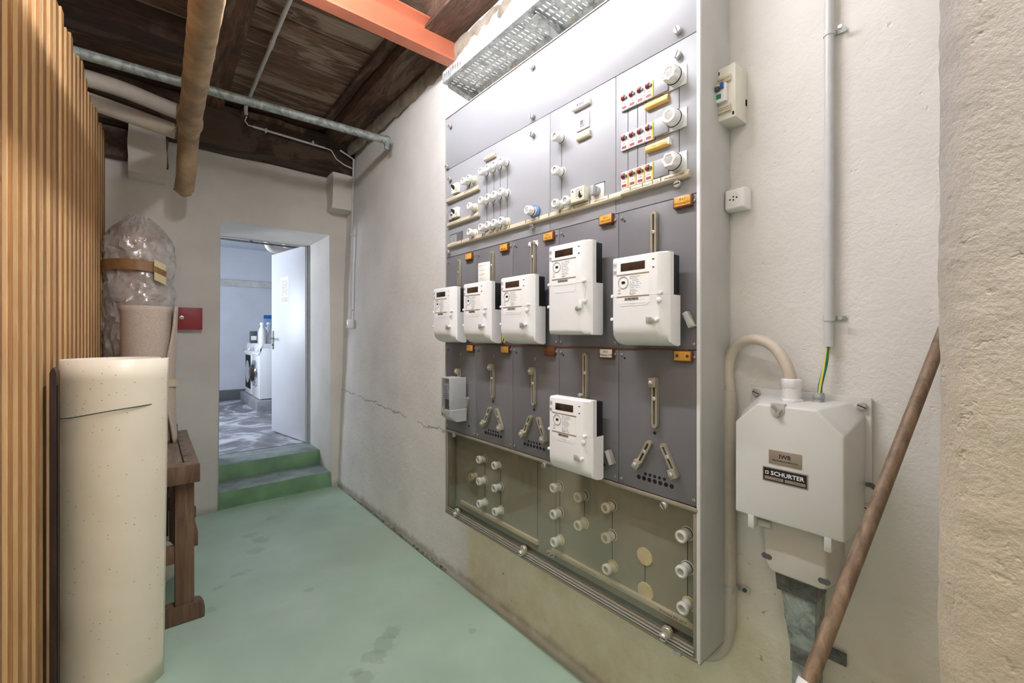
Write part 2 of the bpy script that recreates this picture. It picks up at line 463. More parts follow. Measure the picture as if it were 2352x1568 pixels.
def floor_mat():
    t = NT('green_floor_paint'); co = t.coord()
    base = t.ramp(t.noise(co, 1.7, 5), [(0.3, S(158, 184, 166)), (0.7, S(178, 203, 186))])
    wear = t.step(t.noise(co, 1.1, 4, 0.5, 0.6), 0.50, 0.68)
    col = t.mix(t.math('MULTIPLY', wear, 0.45), base, S(166, 178, 162))
    v = t.new('ShaderNodeTexVoronoi'); v.inputs['Scale'].default_value = 2.4; t.ln(t.coord(scale=(1, 1.5, 1)), v.inputs['Vector'])
    d = t.math('ADD', v.outputs['Distance'], t.math('MULTIPLY', t.math('SUBTRACT', t.noise(co, 14, 3), 0.5), 0.16))
    spots = t.math('SUBTRACT', 1.0, t.step(d, 0.07, 0.10))
    spots = t.math('MULTIPLY', spots, t.step(t.noise(co, 1.0, 1), 0.46, 0.56))
    col = t.mix(t.math('MULTIPLY', spots, 0.26), col, S(98, 112, 100))
    for sx, sy, sr in ((0.546, 3.586, .05), (0.541, 3.304, .055), (0.593, 3.461, .06), (0.721, 3.825, .05), (0.232, 2.756, .035), (0.29, 2.96, .02), (0.895, 1.989, .05), (0.835, 1.935, .065), (0.763, 1.877, .055), (0.676, 1.852, .03), (0.680, 1.795, .05), (0.683, 2.609, .02), (0.40, 3.05, .03), (1.18, 1.72, .02)):
        vd = t.new('ShaderNodeVectorMath', operation='DISTANCE'); t.ln(t.coord(), vd.inputs[0]); vd.inputs[1].default_value = (sx, sy, 0)
        q = t.math('ADD', vd.outputs['Value'], t.math('MULTIPLY', t.math('SUBTRACT', t.noise(co, 17, 3), 0.5), 0.12))
        col = t.mix(t.math('MULTIPLY', t.math('SUBTRACT', 1.0, t.step(q, sr * 0.75, sr)), 0.24), col, S(104, 118, 106))
    fine = t.step(t.noise(co, 60, 2), 0.74, 0.78)
    col = t.mix(t.math('MULTIPLY', fine, 0.35), col, S(196, 206, 192))
    r = t.ramp(t.noise(co, 3, 3), [(0.3, (0.34,) * 3 + (1,)), (0.7, (0.5,) * 3 + (1,))])
    return t.set(col, r, 0, t.bump(t.noise(co, 60, 3), 0.08, 0.003))
M_floor = floor_mat()
def step_mat(name, top, side):
    t = NT(name); co = t.coord(); g = t.new('ShaderNodeNewGeometry'); x = t.new('ShaderNodeSeparateXYZ')
    t.ln(g.outputs['Normal'], x.inputs[0])
    a = t.ramp(t.noise(co, 7, 5), [(0.35, S(*[v * 0.8 for v in top])), (0.6, S(*top))])
    b = t.ramp(t.noise(co, 5, 5), [(0.3, S(*[v * 0.82 for v in side])), (0.65, S(*side))])
    return t.set(t.mix(t.step(x.outputs[2], 0.5, 0.8), b, a), 0.5)
M_step = step_mat('step_green_paint', (146, 160, 158), (128, 170, 130))
def laundry_floor():
    t = NT('laundry_concrete'); co = t.coord(scale=(1, 0.8, 1))
    f = t.noise(co, 2.0, 6, 0.6, 1.4)
    return t.set(t.ramp(f, [(0.36, S(98, 98, 102)), (0.5, S(132, 132, 138)), (0.60, S(196, 200, 208)), (0.8, S(206, 210, 216))]), 0.35)
M_lfloor = laundry_floor()
def carpet_mat():
    t = NT('beige_carpet'); co = t.coord()
    c = t.ramp(t.noise(co, 260, 3), [(0.3, S(176, 158, 144)), (0.7, S(216, 202, 188))])
    return t.set(c, 0.95, 0, t.bump(t.noise(co, 300, 2), 0.5, 0.004))
M_carpet = carpet_mat()
def vinyl_mat():
    t = NT('speckled_vinyl'); co = t.coord(scale=(1, 1, 1.4))
    v = t.new('ShaderNodeTexVoronoi'); v.inputs['Scale'].default_value = 42; t.ln(co, v.inputs['Vector'])
    k = t.new('ShaderNodeSeparateColor'); t.ln(v.outputs['Color'], k.inputs[0])
    d = t.math('ADD', v.outputs['Distance'], t.math('MULTIPLY', t.noise(co, 200, 2), 0.1))
    sp = t.math('MULTIPLY', t.math('SUBTRACT', 1.0, t.step(d, 0.13, 0.19)), t.step(k.outputs[0], 0.50, 0.54))
    base = t.ramp(t.noise(co, 3, 3), [(0.3, S(230, 221, 199)), (0.7, S(239, 230, 210))])
    return t.set(t.mix(sp, base, S(172, 156, 118)), 0.4)
M_vinyl = vinyl_mat()
M_vinylback = plain('vinyl_back', (240, 232, 208), 0.6, var=0.02)
def earth_mat():
    t = NT('green_yellow_insulation'); x, y, z = t.xyz()
    w = t.math('SINE', t.math('ADD', t.math('MULTIPLY', z, 46.0), t.math('MULTIPLY', y, 620.0)))
    return t.set(t.mix(t.step(w, -0.1, 0.1), S(20, 120, 98), S(226, 206, 96)), 0.4)
M_earth = earth_mat()

# ------------------------------------------------------------------ the room
XW, XP = 1.388, 1.2           # right-hand wall, front of the meter cabinet
ZC = 3.30                     # underside of the ceiling boards

def sheet(name, f, nu, nv, mat, kind='structure'):
    return tag(mk(name, B().grid(nu, nv, f), mat, smooth=60), kind=kind)

def floor_f(u, v):
    x = -1.3 + 2.66 * u; y = -2.6 + 6.86 * v
    z = 0.0
    if x > 1.05 and y < 2.4: z = 0.015 * min(1, (x - 1.05) / 0.03) * min(1, (2.4 - y) / 0.5)
    return (x, y, z + 0.002 * noise.noise((x * 1.5, y * 1.5, 0)))
floor = tag(mk('floor', B().grid(61, 80, floor_f), M_floor, smooth=0), kind='structure')
for p in floor.data.polygons: p.use_smooth = True
mk('gutter', B().box(1.30, 1.46, -2.6, 4.3, -0.12, -0.035), plain('gutter_dirt', (70, 66, 42), 0.9, var=0.3, scale=25), floor)
mk('edge_crust', B().grid(160, 4, lambda u, v: (1.372 + 0.035 * v - 0.016 * noise.noise((u * 19, 3, 1)) - 0.006 * noise.noise((u * 70, 3, 1)), 2.3 + 2.0 * u, -0.006 + 0.016 * math.sin(v * PI) * max(0, 0.35 + noise.noise((u * 13, 5, 2)) + 0.4 * noise.noise((u * 50, 5, 2))) + 0.006 * v)),
   plain('edge_crust', (128, 132, 112), 0.9, var=0.4, scale=30), floor)

def wr(u, v):
    y = -1.3 + 5.62 * u; z = -0.1 + 3.6 * v
    d = 0.012 * noise.noise((y * 1.3, z * 1.3, 4)) + 0.004 * noise.noise((y * 6, z * 6, 9))
    flat = 1.0 if y > 2.2 else 0.25
    lean = 0.02 * max(0, y - 2.0) * 0.5 + 0.012 * max(0, y - 2.0) * (z - 1.4)
    return (XW + 0.004 + d * flat + lean, y, z)
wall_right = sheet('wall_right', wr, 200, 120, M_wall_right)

# near wall on the right: its end corner is rounded; the panelled wall lies deeper
XN, YN = 0.75, 0.080
def wn(u, v):
    z = -0.05 + 3.4 * v
    L = 0.70; R = 0.035
    s = u * (L + 1.0)
    if s < L: x, y, nx, ny = XW + 0.02 - s * (XW + 0.02 - XN - R) / L, YN, 0, 1
    elif s < L + 0.055:
        a = (s - L) / 0.055 * PI / 2
        x, y, nx, ny = XN + R - R * math.sin(a), YN - R + R * math.cos(a), -math.sin(a), math.cos(a)
    else: x, y, nx, ny = XN, YN - R - (s - L - 0.055) * 1.4, -1, 0
    d = 0.0028 * noise.noise((x * 9, y * 9, z * 5)) + 0.0018 * noise.noise((x * 40, y * 40, z * 34)) + 0.0016 * noise.noise((x * 100, y * 100, z * 85))
    return (x + nx * d, y + ny * d, z)
wall_near = sheet('wall_near', wn, 280, 340, M_near)

wb = B()
wb.prism([(-1.4, -0.05), (0.425, -0.05), (0.425, 2.383), (1.302, 2.383), (1.302, -0.05), (1.62, -0.05), (1.62, 3.4), (-1.4, 3.4)], 4.25, 4.98, 0.012, 2, f=lambda x, y, z: (x, z, y))
wall_far = tag(mk('wall_far', wb, M_wall), kind='structure')
def lump(x0, x1, y0, y1, z0, z1, sd):
    b = B()
    bmesh.ops.create_cube(b.bm, size=1)
    bmesh.ops.subdivide_edges(b.bm, edges=b.bm.edges[:], cuts=7, use_grid_fill=True)
    for v in b.bm.verts:
        p = Vector((x0 + (v.co.x + .5) * (x1 - x0), y0 + (v.co.y + .5) * (y1 - y0), z0 + (v.co.z + .5) * (z1 - z0)))
        q = Vector((noise.noise(p * 7 + Vector((sd, 0, 0))), noise.noise(p * 7 + Vector((0, sd, 5))), noise.noise(p * 7 + Vector((3, 1, sd)))))
        v.co = p + q * 0.010
    return b
mk('corbel', lump(-0.125, 0.082, 4.03, 4.27, 2.575, 2.93, 3), M_wall, wall_far, smooth=50)
mk('corbel', lump(1.265, 1.46, 4.06, 4.27, 2.585, 2.93, 8), M_wall, wall_far, smooth=50)
mk('shelf_ledge', lump(-0.30, 0.10, 4.16, 4.26, 2.70, 2.90, 5), plain('old_brick', (112, 92, 82), 0.9, var=0.2), wall_far, smooth=50)
wall_left = tag(mk('wall_left', B().box(-1.42, -1.3, -2.6, 4.3, -0.05, 3.4), M_wall), kind='structure')
wall_back = tag(mk('wall_back', B().box(-1.42, 1.5, -2.7, -2.6, -0.05, 3.4), M_wall), kind='structure')

# ceiling: old boards across, joists along
ceiling = empty('ceiling', (0, 0, ZC)); tag(ceiling, kind='structure')
y = -2.6; i = 0
while y < 4.3:
    w = random.uniform(0.17, 0.25)
    m = M_wood_old if y > 1.95 else (M_light_board if random.random() < 0.75 else M_wood_old)
    b = B(); b.box(-1.35, 1.50, y + 0.005, y + w - 0.005, 0, 0.03, 0.004, 1)
    mk('plank', b, m, ceiling, (0, 0, random.uniform(-0.008, 0.006)))
    y += w
mk('subfloor', B().box(-1.4, 1.6, -2.7, 4.4, 0.034, 0.06), M_joist, ceiling)
def timber(x0, x1, y0, y1, z0, z1, sd, amp=0.008, cuts=1):
    b = B(); L = max(x1 - x0, y1 - y0); n = 40
    along_y = (y1 - y0) > (x1 - x0)
    secs = []
    for k in range(n + 1):
        t = k / n; ring_ = []
        for a, c in ((0, 0), (0.5, 0), (1, 0), (1, 0.5), (1, 1), (0, 1), (0, 0.5)):
            if along_y: p = Vector((x0 + a * (x1 - x0), y0 + t * (y1 - y0), z0 + c * (z1 - z0)))
            else: p = Vector((x0 + t * (x1 - x0), y0 + (1 - a) * (y1 - y0), z0 + c * (z1 - z0)))
            d = Vector((noise.noise(p * 3 + Vector((sd, 1, 0))), noise.noise(p * 3 + Vector((2, sd, 0))), noise.noise(p * 3 + Vector((0, 3, sd))))) * amp
            ring_.append(p + d)
        secs.append(ring_)
    return b.loft(secs)
zc = lambda z: z - ZC
mk('joist', timber(0.235, 0.43, 2.45, 4.2, zc(3.18), zc(3.31), 1), M_joist, ceiling, smooth=30)
mk('joist', timber(0.22, 0.44, -2.6, 2.47, zc(3.205), zc(3.31), 2), M_joist, ceiling, smooth=30)
mk('joist', timber(1.20, 1.42, -2.6, 4.2, zc(3.17), zc(3.31), 4, 0.014), M_joist, ceiling, smooth=30)
mk('joist', timber(-1.3, 0.24, 3.20, 3.42, zc(3.14), zc(3.31), 5), M_header, ceiling, smooth=30)
mk('joist', timber(-1.3, 0.24, 2.55, 2.60, zc(3.24), zc(3.31), 9), M_header, ceiling, smooth=30)
mk('header_beam', timber(-1.3, 1.50, 4.05, 4.30, zc(2.91), zc(3.22), 6, 0.012), M_header, ceiling, smooth=30)
mk('batten', timber(1.13, 1.19, 2.30, 4.1, zc(3.255), zc(3.31), 7), M_joist, ceiling, smooth=30)
mk('crumbling_mortar', B().grid(90, 6, lambda u, v: (1.405 + 0.0 * u - 0.022 * math.sin(v * PI) * (0.8 + 0.8 * noise.noise((u * 60, v * 3, 1))), 1.2 + 3.0 * u, zc(3.20 - 0.14 * v + 0.035 * noise.noise((u * 34, 2, 7)) * v))),
   plain('old_mortar', (150, 140, 126), 0.95, var=0.2, scale=14, bump=0.8, bscale=40), ceiling, smooth=60)
for (x, yy, ln, sd) in ((0.55, 4.03, 0.30, 1), (0.80, 4.04, 0.22, 5)):
    mk('splinter', timber(x, x + ln, yy - 0.02, yy + 0.03, zc(3.17), zc(3.21), sd, 0.012), M_joist, ceiling, smooth=30)

# doorway steps
st = B()
st.box(0.4255, 1.3015, 4.262, 4.62, -0.05, 0.145, 0.006)
st2 = B(); st2.box(0.4255, 1.3015, 4.60, 5.02, -0.05, 0.283, 0.006)
steps = empty('doorway_steps', (0.86, 4.6, 0)); tag(steps, 'two green-painted concrete steps up through the doorway', 'steps')
mk('step', st, M_step, steps, (-0.86, -4.6, 0)); mk('step', st2, M_step, steps, (-0.86, -4.6, 0))

# ------------------------------------------------------------------ laundry beyond the doorway
tag(mk('floor_laundry', B().box(-0.7, 3.2, 5.0, 9.2, 0.2, 0.283), M_lfloor), kind='structure')
lw = B(); lw.box(-0.8, 3.3, 9.1, 9.2, 0.2, 3.1)
wl = tag(mk('wall_laundry_back', lw, M_laun), kind='structure')
mk('skirting', B().box(-0.7, 3.2, 9.06, 9.1, 0.283, 0.47, 0.004), M_skirt, wl)
tag(mk('wall_laundry_right', B().box(3.1, 3.2, 4.98, 9.1, 0.2, 3.1), M_laun), kind='structure')
wll = B()
wll.box(-0.8, -0.7, 4.98, 9.1, 0.2, 1.25); wll.box(-0.8, -0.7, 4.98, 9.1, 2.5, 3.1)
wll.box(-0.8, -0.7, 4.98, 5.8, 1.25, 2.5); wll.box(-0.8, -0.7, 7.6, 9.1, 1.25, 2.5)
tag(mk('wall_laundry_left', wll, M_laun), kind='structure')
tag(mk('wall_laundry_front', B().box(1.62, 3.2, 4.90, 4.98, 0.2, 3.1), M_laun), kind='structure')
tag(mk('ceiling_laundry', B().box(-0.8, 3.3, 4.98, 9.2, 2.98, 3.08), M_laun), kind='structure')
tag(mk('timber_rail', B().box(-0.2, 3.0, 9.06, 9.098, 2.30, 2.41, 0.004), M_rail), 'whitewashed timber rail fixed along the laundry back wall', 'rail')
p = B().tube([(-0.3, 6.3, 2.60), (1.12, 6.3, 2.60), (2.2, 6.3, 2.60)], 0.012, 8); p.box(1.0 - 0.05, 1.03 - 0.05, 6.285, 6.315, 2.59, 2.98)
tag(mk('steel_pipe', p, M_galv_dark), 'thin dark pipe under the laundry ceiling', 'pipe')
def elbow(pts, r, n=6):
    out = [Vector(pts[0])]
    for a, bb, c in zip(pts, pts[1:], pts[2:]):
        a, bb, c = Vector(a), Vector(bb), Vector(c)
        for k in range(n + 1):
            t = k / n
            p0 = bb + (a - bb).normalized() * r; p2 = bb + (c - bb).normalized() * r
            out.append(p0 * (1 - t) ** 2 + bb * 2 * t * (1 - t) + p2 * t * t)
    out.append(Vector(pts[-1])); return out
tag(mk('waste_pipe', B().tube(elbow([(1.19, 6.5, 2.99), (1.19, 6.5, 2.57), (2.6, 6.5, 2.57)], 0.09), 0.045, 12), M_pipew), 'white bent waste pipe under the laundry ceiling, left of two', 'pipe')
tag(mk('waste_pipe', B().tube(elbow([(1.42, 6.62, 2.99), (1.42, 6.62, 2.63), (2.6, 6.62, 2.63)], 0.09), 0.040, 12), M_pipew), 'white bent waste pipe behind the door top, right of two', 'pipe')
pl = B(); pl.box(1.22, 2.6, 7.45, 9.06, 0.283, 0.44, 0.006)
tag(mk('plinth', pl, M_plinth), 'low grey concrete plinth under the washing machines', 'plinth')

def washer(y0, label, open_door):
    t = empty('washing_machine', (1.27, y0, 0.44)); tag(t, label, 'washing machine', 'machines in the laundry')
    b = B(); b.box(0.0, 0.62, 0, 0.60, 0.012, 0.80, 0.012); mk('housing', b, M_appl, t)
    b = B(); b.loft([[(0.03, 0, 0.80), (0.62, 0, 0.80), (0.62, 0, 0.86), (0.07, 0, 0.86)], [(0.03, 0.6, 0.80), (0.62, 0.6, 0.80), (0.62, 0.6, 0.86), (0.07, 0.6, 0.86)]])
    mk('top_cover', b, M_appl, t)
    b = B(); b.loft([[(-0.022, 0.0, 0.69), (0.005, 0.0, 0.69), (0.06, 0.0, 0.86), (0.04, 0, 0.86)], [(-0.022, 0.6, 0.69), (0.005, 0.6, 0.69), (0.06, 0.6, 0.86), (0.04, 0.6, 0.86)]])
    cp = mk('control_panel', b, M_white, t)
    b = B(); b.lathe([(0.03, 0), (0.03, 0.02), (0.026, 0.028)], (-0.02, 0.45, 0.77), 'x', 16)
    for v in b.bm.verts: v.co.x = -0.02 - (v.co.x + 0.02)
    mk('dial', b, M_grey, cp)
    b = B(); b.box(-0.028, -0.008, 0.06, 0.24, 0.735, 0.78, 0.003); mk('drawer', b, M_appl, cp)
    for fx in (0.06, 0.56):
        for fy in (0.06, 0.54): mk('foot', B().lathe([(0.02, 0), (0.02, 0.014)], (fx, fy, 0), 'z', 10), M_black, t)
    if open_door:
        mk('door_opening', B().box(-0.004, 0.0, 0.06, 0.54, 0.10, 0.66, 0.004), M_slot, t)
        mk('drum', B().lathe([(0.16, 0.0), (0.19, -0.006), (0.16, -0.01)], (-0.004, 0.3, 0.38), 'x', 24), M_chrome, t)
    else:
        d = mk('porthole_door', B().lathe([(0.205, 0.0), (0.205, -0.03), (0.19, -0.045), (0.15, -0.045), (0.14, -0.03)], (0, 0.3, 0.40), 'x', 32), M_chrome, t)
        mk('porthole_glass', B().lathe([(0.14, -0.03), (0.13, -0.06), (0.08, -0.085), (0.02, -0.092)], (0, 0.3, 0.40), 'x', 28), M_lcd, d)
    return t
washer(7.56, 'white washing machine with a round chrome porthole, nearer the door', False)
washer(8.26, 'white machine with a dark open front, farther along the plinth', True)

def bottle(x, y, z, s, label):
    t = empty('detergent_bottle', (x, y, z)); tag(t, label, 'bottle', 'detergent bottles on the washing machine')
    b = B(); P = [(0.052, 0), (0.058, 0.012), (0.058, 0.15), (0.05, 0.19), (0.026, 0.235), (0.022, 0.25), (0.022, 0.258)]
    b.lathe([(r * s, h * s) for r, h in P], (0, 0, 0), 'z', 18, wob=lambda a, h: 1 - 0.18 * abs(math.cos(a)) ** 2)
    mk('bottle_body', b, M_bottle, t)
    mk('handle', B().tube([(0.03 * s, -0.01, 0.225 * s), (0.062 * s, -0.01, 0.215 * s), (0.072 * s, -0.01, 0.17 * s), (0.05 * s, -0.01, 0.12 * s)], 0.011 * s, 8), M_bottle, t)
    mk('cap', B().lathe([(0.028 * s, 0.256 * s), (0.028 * s, 0.286 * s), (0.024 * s, 0.292 * s)], (0, 0, 0), 'z', 16), M_white, t)
bottle(1.345, 7.78, 1.30, 1.13, 'white detergent jug standing on the washing machine, left of two')
bottle(1.452, 7.86, 1.30, 1.15, 'white detergent jug on the washing machine, half hidden by the door')
t = empty('blue_carton', (1.49, 8.0, 1.30)); tag(t, 'blue upright carton behind the white jugs', 'carton')
mk('carton_body', B().box(-0.09, 0.12, -0.04, 0.04, 0, 0.46, 0.003), M_boxblue, t)
mk('carton_flap', B().box(-0.09, 0.12, -0.041, -0.039, 0.40, 0.456), M_dblue, t)
t = empty('soap_packet', (1.325, 8.42, 1.30)); tag(t, 'small dark packet with a white cap at the left of the jugs', 'packet')
mk('packet_body', B().box(-0.05, 0.05, -0.05, 0.05, 0, 0.20, 0.006), M_dgrey, t)
mk('packet_label', B().box(-0.04, 0.04, -0.052, -0.05, 0.05, 0.12), M_paper, t)

# door leaf, hinged at the right, opened into the laundry
door = empty('door_1', (1.285, 4.985, 0.285)); tag(door, kind='structure')
ang = math.atan2(5.852 - 4.985, 1.13 - 1.285) - PI
door.rotation_euler = (0, 0, ang)
lf = mk('leaf', B().box(-0.88, 0, -0.02, 0.02, 0.008, 2.105, 0.003), M_door, door)
h = B(); h.box(-0.845, -0.815, -0.027, -0.02, 0.98, 1.20, 0.003); mk('handle_plate', h, M_galv_dark, lf)
h = B(); h.tube(elbow([(-0.83, -0.02, 1.11), (-0.83, -0.068, 1.11), (-0.70, -0.068, 1.11)], 0.015), 0.009, 10); mk('lever', h, M_galv_dark, lf)
h = B(); h.lathe([(0.011, -0.027), (0.011, -0.034)], (-0.83, 0, 1.03), 'y', 12); mk('key_rose', h, M_galv_dark, lf)
mk('door_frame', B().prism([(0.02, -0.05), (0.02, 0.04), (-0.012, 0.04), (-0.012, -0.028), (0.004, -0.028), (0.004, -0.05)], 0, 2.11), M_doorframe, door, rot=(0, 0, -ang))
for z in (0.22, 1.05, 1.88):
    mk('hinge', B().lathe([(0.009, 0), (0.009, 0.09)], (0.008, 0.026, z), 'z', 10), M_steel, door)
nt = empty('notice_sheet', (0, 0, 0)); tag(nt, 'white printed sheet stuck on the open laundry door', 'notice')
nt.matrix_world = door.matrix_basis @ Matrix.Translation((-0.516, -0.0205, 1.50)) @ Matrix.Rotation(PI / 2, 4, 'X')
mk('sheet', B().box(-0.11, 0.11, 0, 0.31, 0, 0.0008), M_paper, nt)
b = B()
for k in range(15): marks(b, -0.085, 0.085, 0.27 - k * 0.012, 0.005, 0.0009, 0)
for k in range(5): marks(b, -0.085, 0.085, 0.075 - k * 0.011, 0.005, 0.0009, 0, 0.85)
mk('print', b, M_ink, nt, smooth=0)

# ------------------------------------------------------------------ slatted timber partition on the left
part = empty('slatted_partition', (-0.38, 0, 0), rz=-math.atan(0.0335))
tag(part, 'tall slatted timber partition lining the left side of the passage', 'partition')
slat0 = None
for k in range(29):
    yy = 1.025 + 0.1072 * k + random.uniform(-0.004, 0.004)
    top = 2.80 + random.uniform(-0.035, 0.03) + (0.05 if k % 5 == 0 else 0)
    w = 0.056 + random.uniform(-0.002, 0.003)
    b = B(); b.box(-0.027, 0.0, yy, yy + w, 0.0, top, 0.0012, 1)
    mk('slat', b, None, part, smooth=0, mats=[M_rough, M_planed], pick=lambda q: 0 if abs(q.normal.x) > 0.8 else 1)
for z in (0.25, 1.35, 2.55):
    mk('rail', B().box(-0.075, -0.028, 1.0, 4.14, z, z + 0.09, 0.002, 1), M_rough, part)

t = empty('dark_plank', (-0.272, 2.30, 0)); tag(t, 'narrow dark brown board standing between partition and vinyl roll', 'board')
b = B(); b.prism([(-0.009, 0), (0.009, 0), (0.009, 1.295), (0.0, 1.315), (-0.009, 1.295)], -0.04, 0.04, 0.002, 1, f=lambda x, y, z: (x, z, y)); mk('board', b, M_darkplank, t)
b = B(); b.box(0.0095, 0.013, -0.034, -0.02, 0.02, 1.25, 0.001, 1); mk('edge_bead', b, M_darkplank, t)

# ------------------------------------------------------------------ rolls
def spiral_roll(rfun, a0, turns, height, th, nv=14, nu=160, sgn=-1):
    def f(u, v):
        s = u * turns * 2 * PI
        r, da = rfun(u, v)
        a = a0 + sgn * s + da
        return (r * math.cos(a), r * math.sin(a), v * height)
    return B().grid(nu, nv, f)
def solid(o, th):
    m = o.modifiers.new('thickness', 'SOLIDIFY'); m.thickness = th; m.offset = 0
    return o
vr = empty('vinyl_roll', (-0.118, 2.43, 0)); tag(vr, 'cream speckled vinyl flooring roll tied with string at the left', 'roll')
def rv(u, v):                                   # u=0 outer end, u=1 inner end
    r = 0.158 - 0.030 * u + (0.016 + 0.010 * v) * max(0, 1 - u / 0.035) ** 1.5 + 0.004 * math.sin(u * 55)
    return r, 0.10 * (v - 0.5) if u < 0.04 else 0
o = mk('vinyl_sheet', spiral_roll(rv, -0.36, 3.3, 1.335, 0.003, 18, 260), None, vr, mats=[M_vinyl], smooth=60); solid(o, 0.0028)
sp = []
for k in range(49):
    a = 2 * PI * k / 48
    sp.append((0.1665 * math.cos(a), 0.1665 * math.sin(a), 1.137 + 0.020 * math.cos(a) + 0.004 * math.sin(3 * a)))
mk('string', B().tube(sp, 0.0022, 6), M_string, vr)

bench = empty('workbench', (-0.05, 3.18, 0)); tag(bench, 'old wooden workbench with trestle feet behind the vinyl roll', 'workbench')
b = B(); b.box(-0.25, 0.237, -0.50, 0.51, 0.705, 0.79, 0.004); mk('bench_top', b, M_bench_top, bench)
mk('end_board', B().box(-0.25, 0.239, -0.512, -0.498, 0.700, 0.791, 0.003), M_bench, bench)
gv = mk('groove', B().box(0.172, 0.179, -0.44, 0.48, 0.7895, 0.7905), M_slot, bench)
for k in range(7):
    mk('peg_slot', B().box(0.179, 0.200, -0.43 + k * 0.14, -0.424 + k * 0.14, 0.7895, 0.7906), M_slot, gv)
mk('bench_pin', B().box(0.165, 0.185, 0.44, 0.455, 0.79, 0.845, 0.002), M_darkplank, bench)
for yy in (-0.44, 0.40):
    for xx in (0.14, -0.24):
        mk('leg', B().box(xx, xx + 0.078, yy - 0.028, yy + 0.028, 0.085, 0.706, 0.003), M_bench, bench)
    b = B(); b.prism([(-0.30, 0.0), (-0.16, 0.0), (-0.14, 0.012), (0.06, 0.012), (0.08, 0.0), (0.26, 0.0), (0.262, 0.05), (0.245, 0.082), (0.21, 0.088), (-0.27, 0.088), (-0.30, 0.06)], -0.036, 0.036, 0.004, 1, f=lambda x, y, z: (x, z, y))
    mk('foot', b, M_bench, bench, (0, yy, 0))
    mk('stretcher', B().box(-0.17, 0.142, yy - 0.018, yy + 0.018, 0.30, 0.385, 0.003), M_bench, bench)
mk('long_rail', B().box(0.215, 0.245, -0.30, 0.36, 0.30, 0.375, 0.004), M_bench, bench)
mk('rail_wedge', B().box(0.19, 0.245, -0.18, -0.14, 0.41, 0.47, 0.006), M_bench, bench)
tr = mk('tool_chest', B().box(-0.22, 0.12, -0.30, 0.30, 0.386, 0.60, 0.004), M_darkplank, bench)
mk('chest_lid', B().box(-0.225, 0.125, -0.31, 0.31, 0.60, 0.632, 0.004), M_bench, tr)
t = empty('white_bag', (0.0, 3.2, 0)); tag(t, 'white plastic bag lying on the floor under the workbench', 'bag')
def bagf(u, v):
    a = 2 * PI * u; r = (0.16 * math.sin(PI * (0.08 + 0.9 * v)) + 0.02) * (1 + 0.25 * noise.noise((3 * math.cos(a), 3 * math.sin(a), v * 5)))
    return (r * math.cos(a) * 0.8, r * math.sin(a), 0.01 + 0.26 * v)
mk('bag_skin', B().grid(28, 12, bagf, True), plain('bag_white', (222, 220, 214), 0.4), t, smooth=60)
mk('bag_knot', B().tube([(0, 0, 0.255), (0.01, 0, 0.29), (0.04, -0.01, 0.31)], 0.012, 8), plain('bag_white', (0, 0, 0)), t)

cr = empty('carpet_roll', (-0.015, 3.36, 0.79)); tag(cr, 'beige carpet roll standing on the workbench, taped round the middle', 'roll')
def rc(u, v):
    pinch = abs(v - 0.44) * 1.9
    r = 0.128 - 0.08 * u + 0.022 * max(0, 1 - u / 0.03) ** 1.3 * (0.35 + pinch)
    da = -0.40 * math.exp(-((v - 0.44) / 0.30) ** 2) if u < 0.06 else 0
    return r, da * max(0, 1 - u / 0.06)
o = mk('carpet_sheet', spiral_roll(rc, -0.66, 5.2, 0.81, 0.009, 26, 330, 1), M_carpet, cr, smooth=60); solid(o, 0.009)
tp = []
def tf(u, v):
    a = -PI * 0.62 + u * 2.1
    rt = 0.137 + 0.012 * u * u
    return (rt * math.cos(a) + 0.004 * (1 - v), rt * math.sin(a), 0.345 + 0.045 * v - 0.015 * u)
mk('tape_band', B().grid(14, 3, tf), M_tapeb, cr, smooth=60)

wr_ = empty('film_wrapped_roll', (-0.062, 3.93, 0)); tag(wr_, 'tall roll wrapped in crumpled clear film in the corner', 'roll')
mk('inner_roll', B().lathe([(0.10, 0.02), (0.12, 0.6), (0.13, 1.2), (0.135, 2.12), (0.12, 2.16), (0.05, 2.165), (0.05, 2.05), (0.02, 2.05)], (0, 0, 0), 'z', 32), M_cardb, wr_)
def ff(u, v):
    a = 2 * PI * u; z = 0.05 + 2.18 * v
    base = 0.125 + 0.048 * min(1, v * 1.5) - (0.13 * max(0, (v - 0.90) / 0.10) ** 2)
    p = Vector((math.cos(a) * 0.9, math.sin(a) * 0.9, z * 3.4 + 0.8 * math.cos(a + 0.6)))
    rid = 1 - abs(noise.noise(p * 1.3)) * 2; rid2 = 1 - abs(noise.noise(Vector((p.x * 2.2, p.y * 2.2, p.z * 3.1)))) * 2
    r = base + 0.010 * rid + 0.013 * rid2 + 0.004 * (1 - abs(noise.noise(p * 7.0)) * 2) + 0.010 * noise.noise(p * 0.7)
    if 0.79 < v < 0.83: r -= 0.012
    return (r * math.cos(a), r * math.sin(a) * 0.95, z + 0.015 * noise.noise(p))
fb = B().grid(60, 84, ff, True)
rr = random.Random(5)
for v in fb.bm.verts:
    q = Vector((v.co.x, v.co.y, 0)).normalized()
    v.co += q * rr.uniform(-0.006, 0.006) + Vector((0, 0, rr.uniform(-0.012, 0.012)))
bmesh.ops.triangulate(fb.bm, faces=fb.bm.faces[:])
fo = mk('film', fb, M_film, wr_, smooth=34)
def tape(z, zz, a0, a1, r):
    return B().grid(24, 3, lambda u, v: (r * math.cos(a0 + (a1 - a0) * u), r * math.sin(a0 + (a1 - a0) * u) * 0.97, z + zz * v + 0.012 * math.sin(u * 3)))
mk('brown_tape', tape(1.845, 0.07, -2.9, -1.0, 0.200), M_tape, wr_, smooth=60)
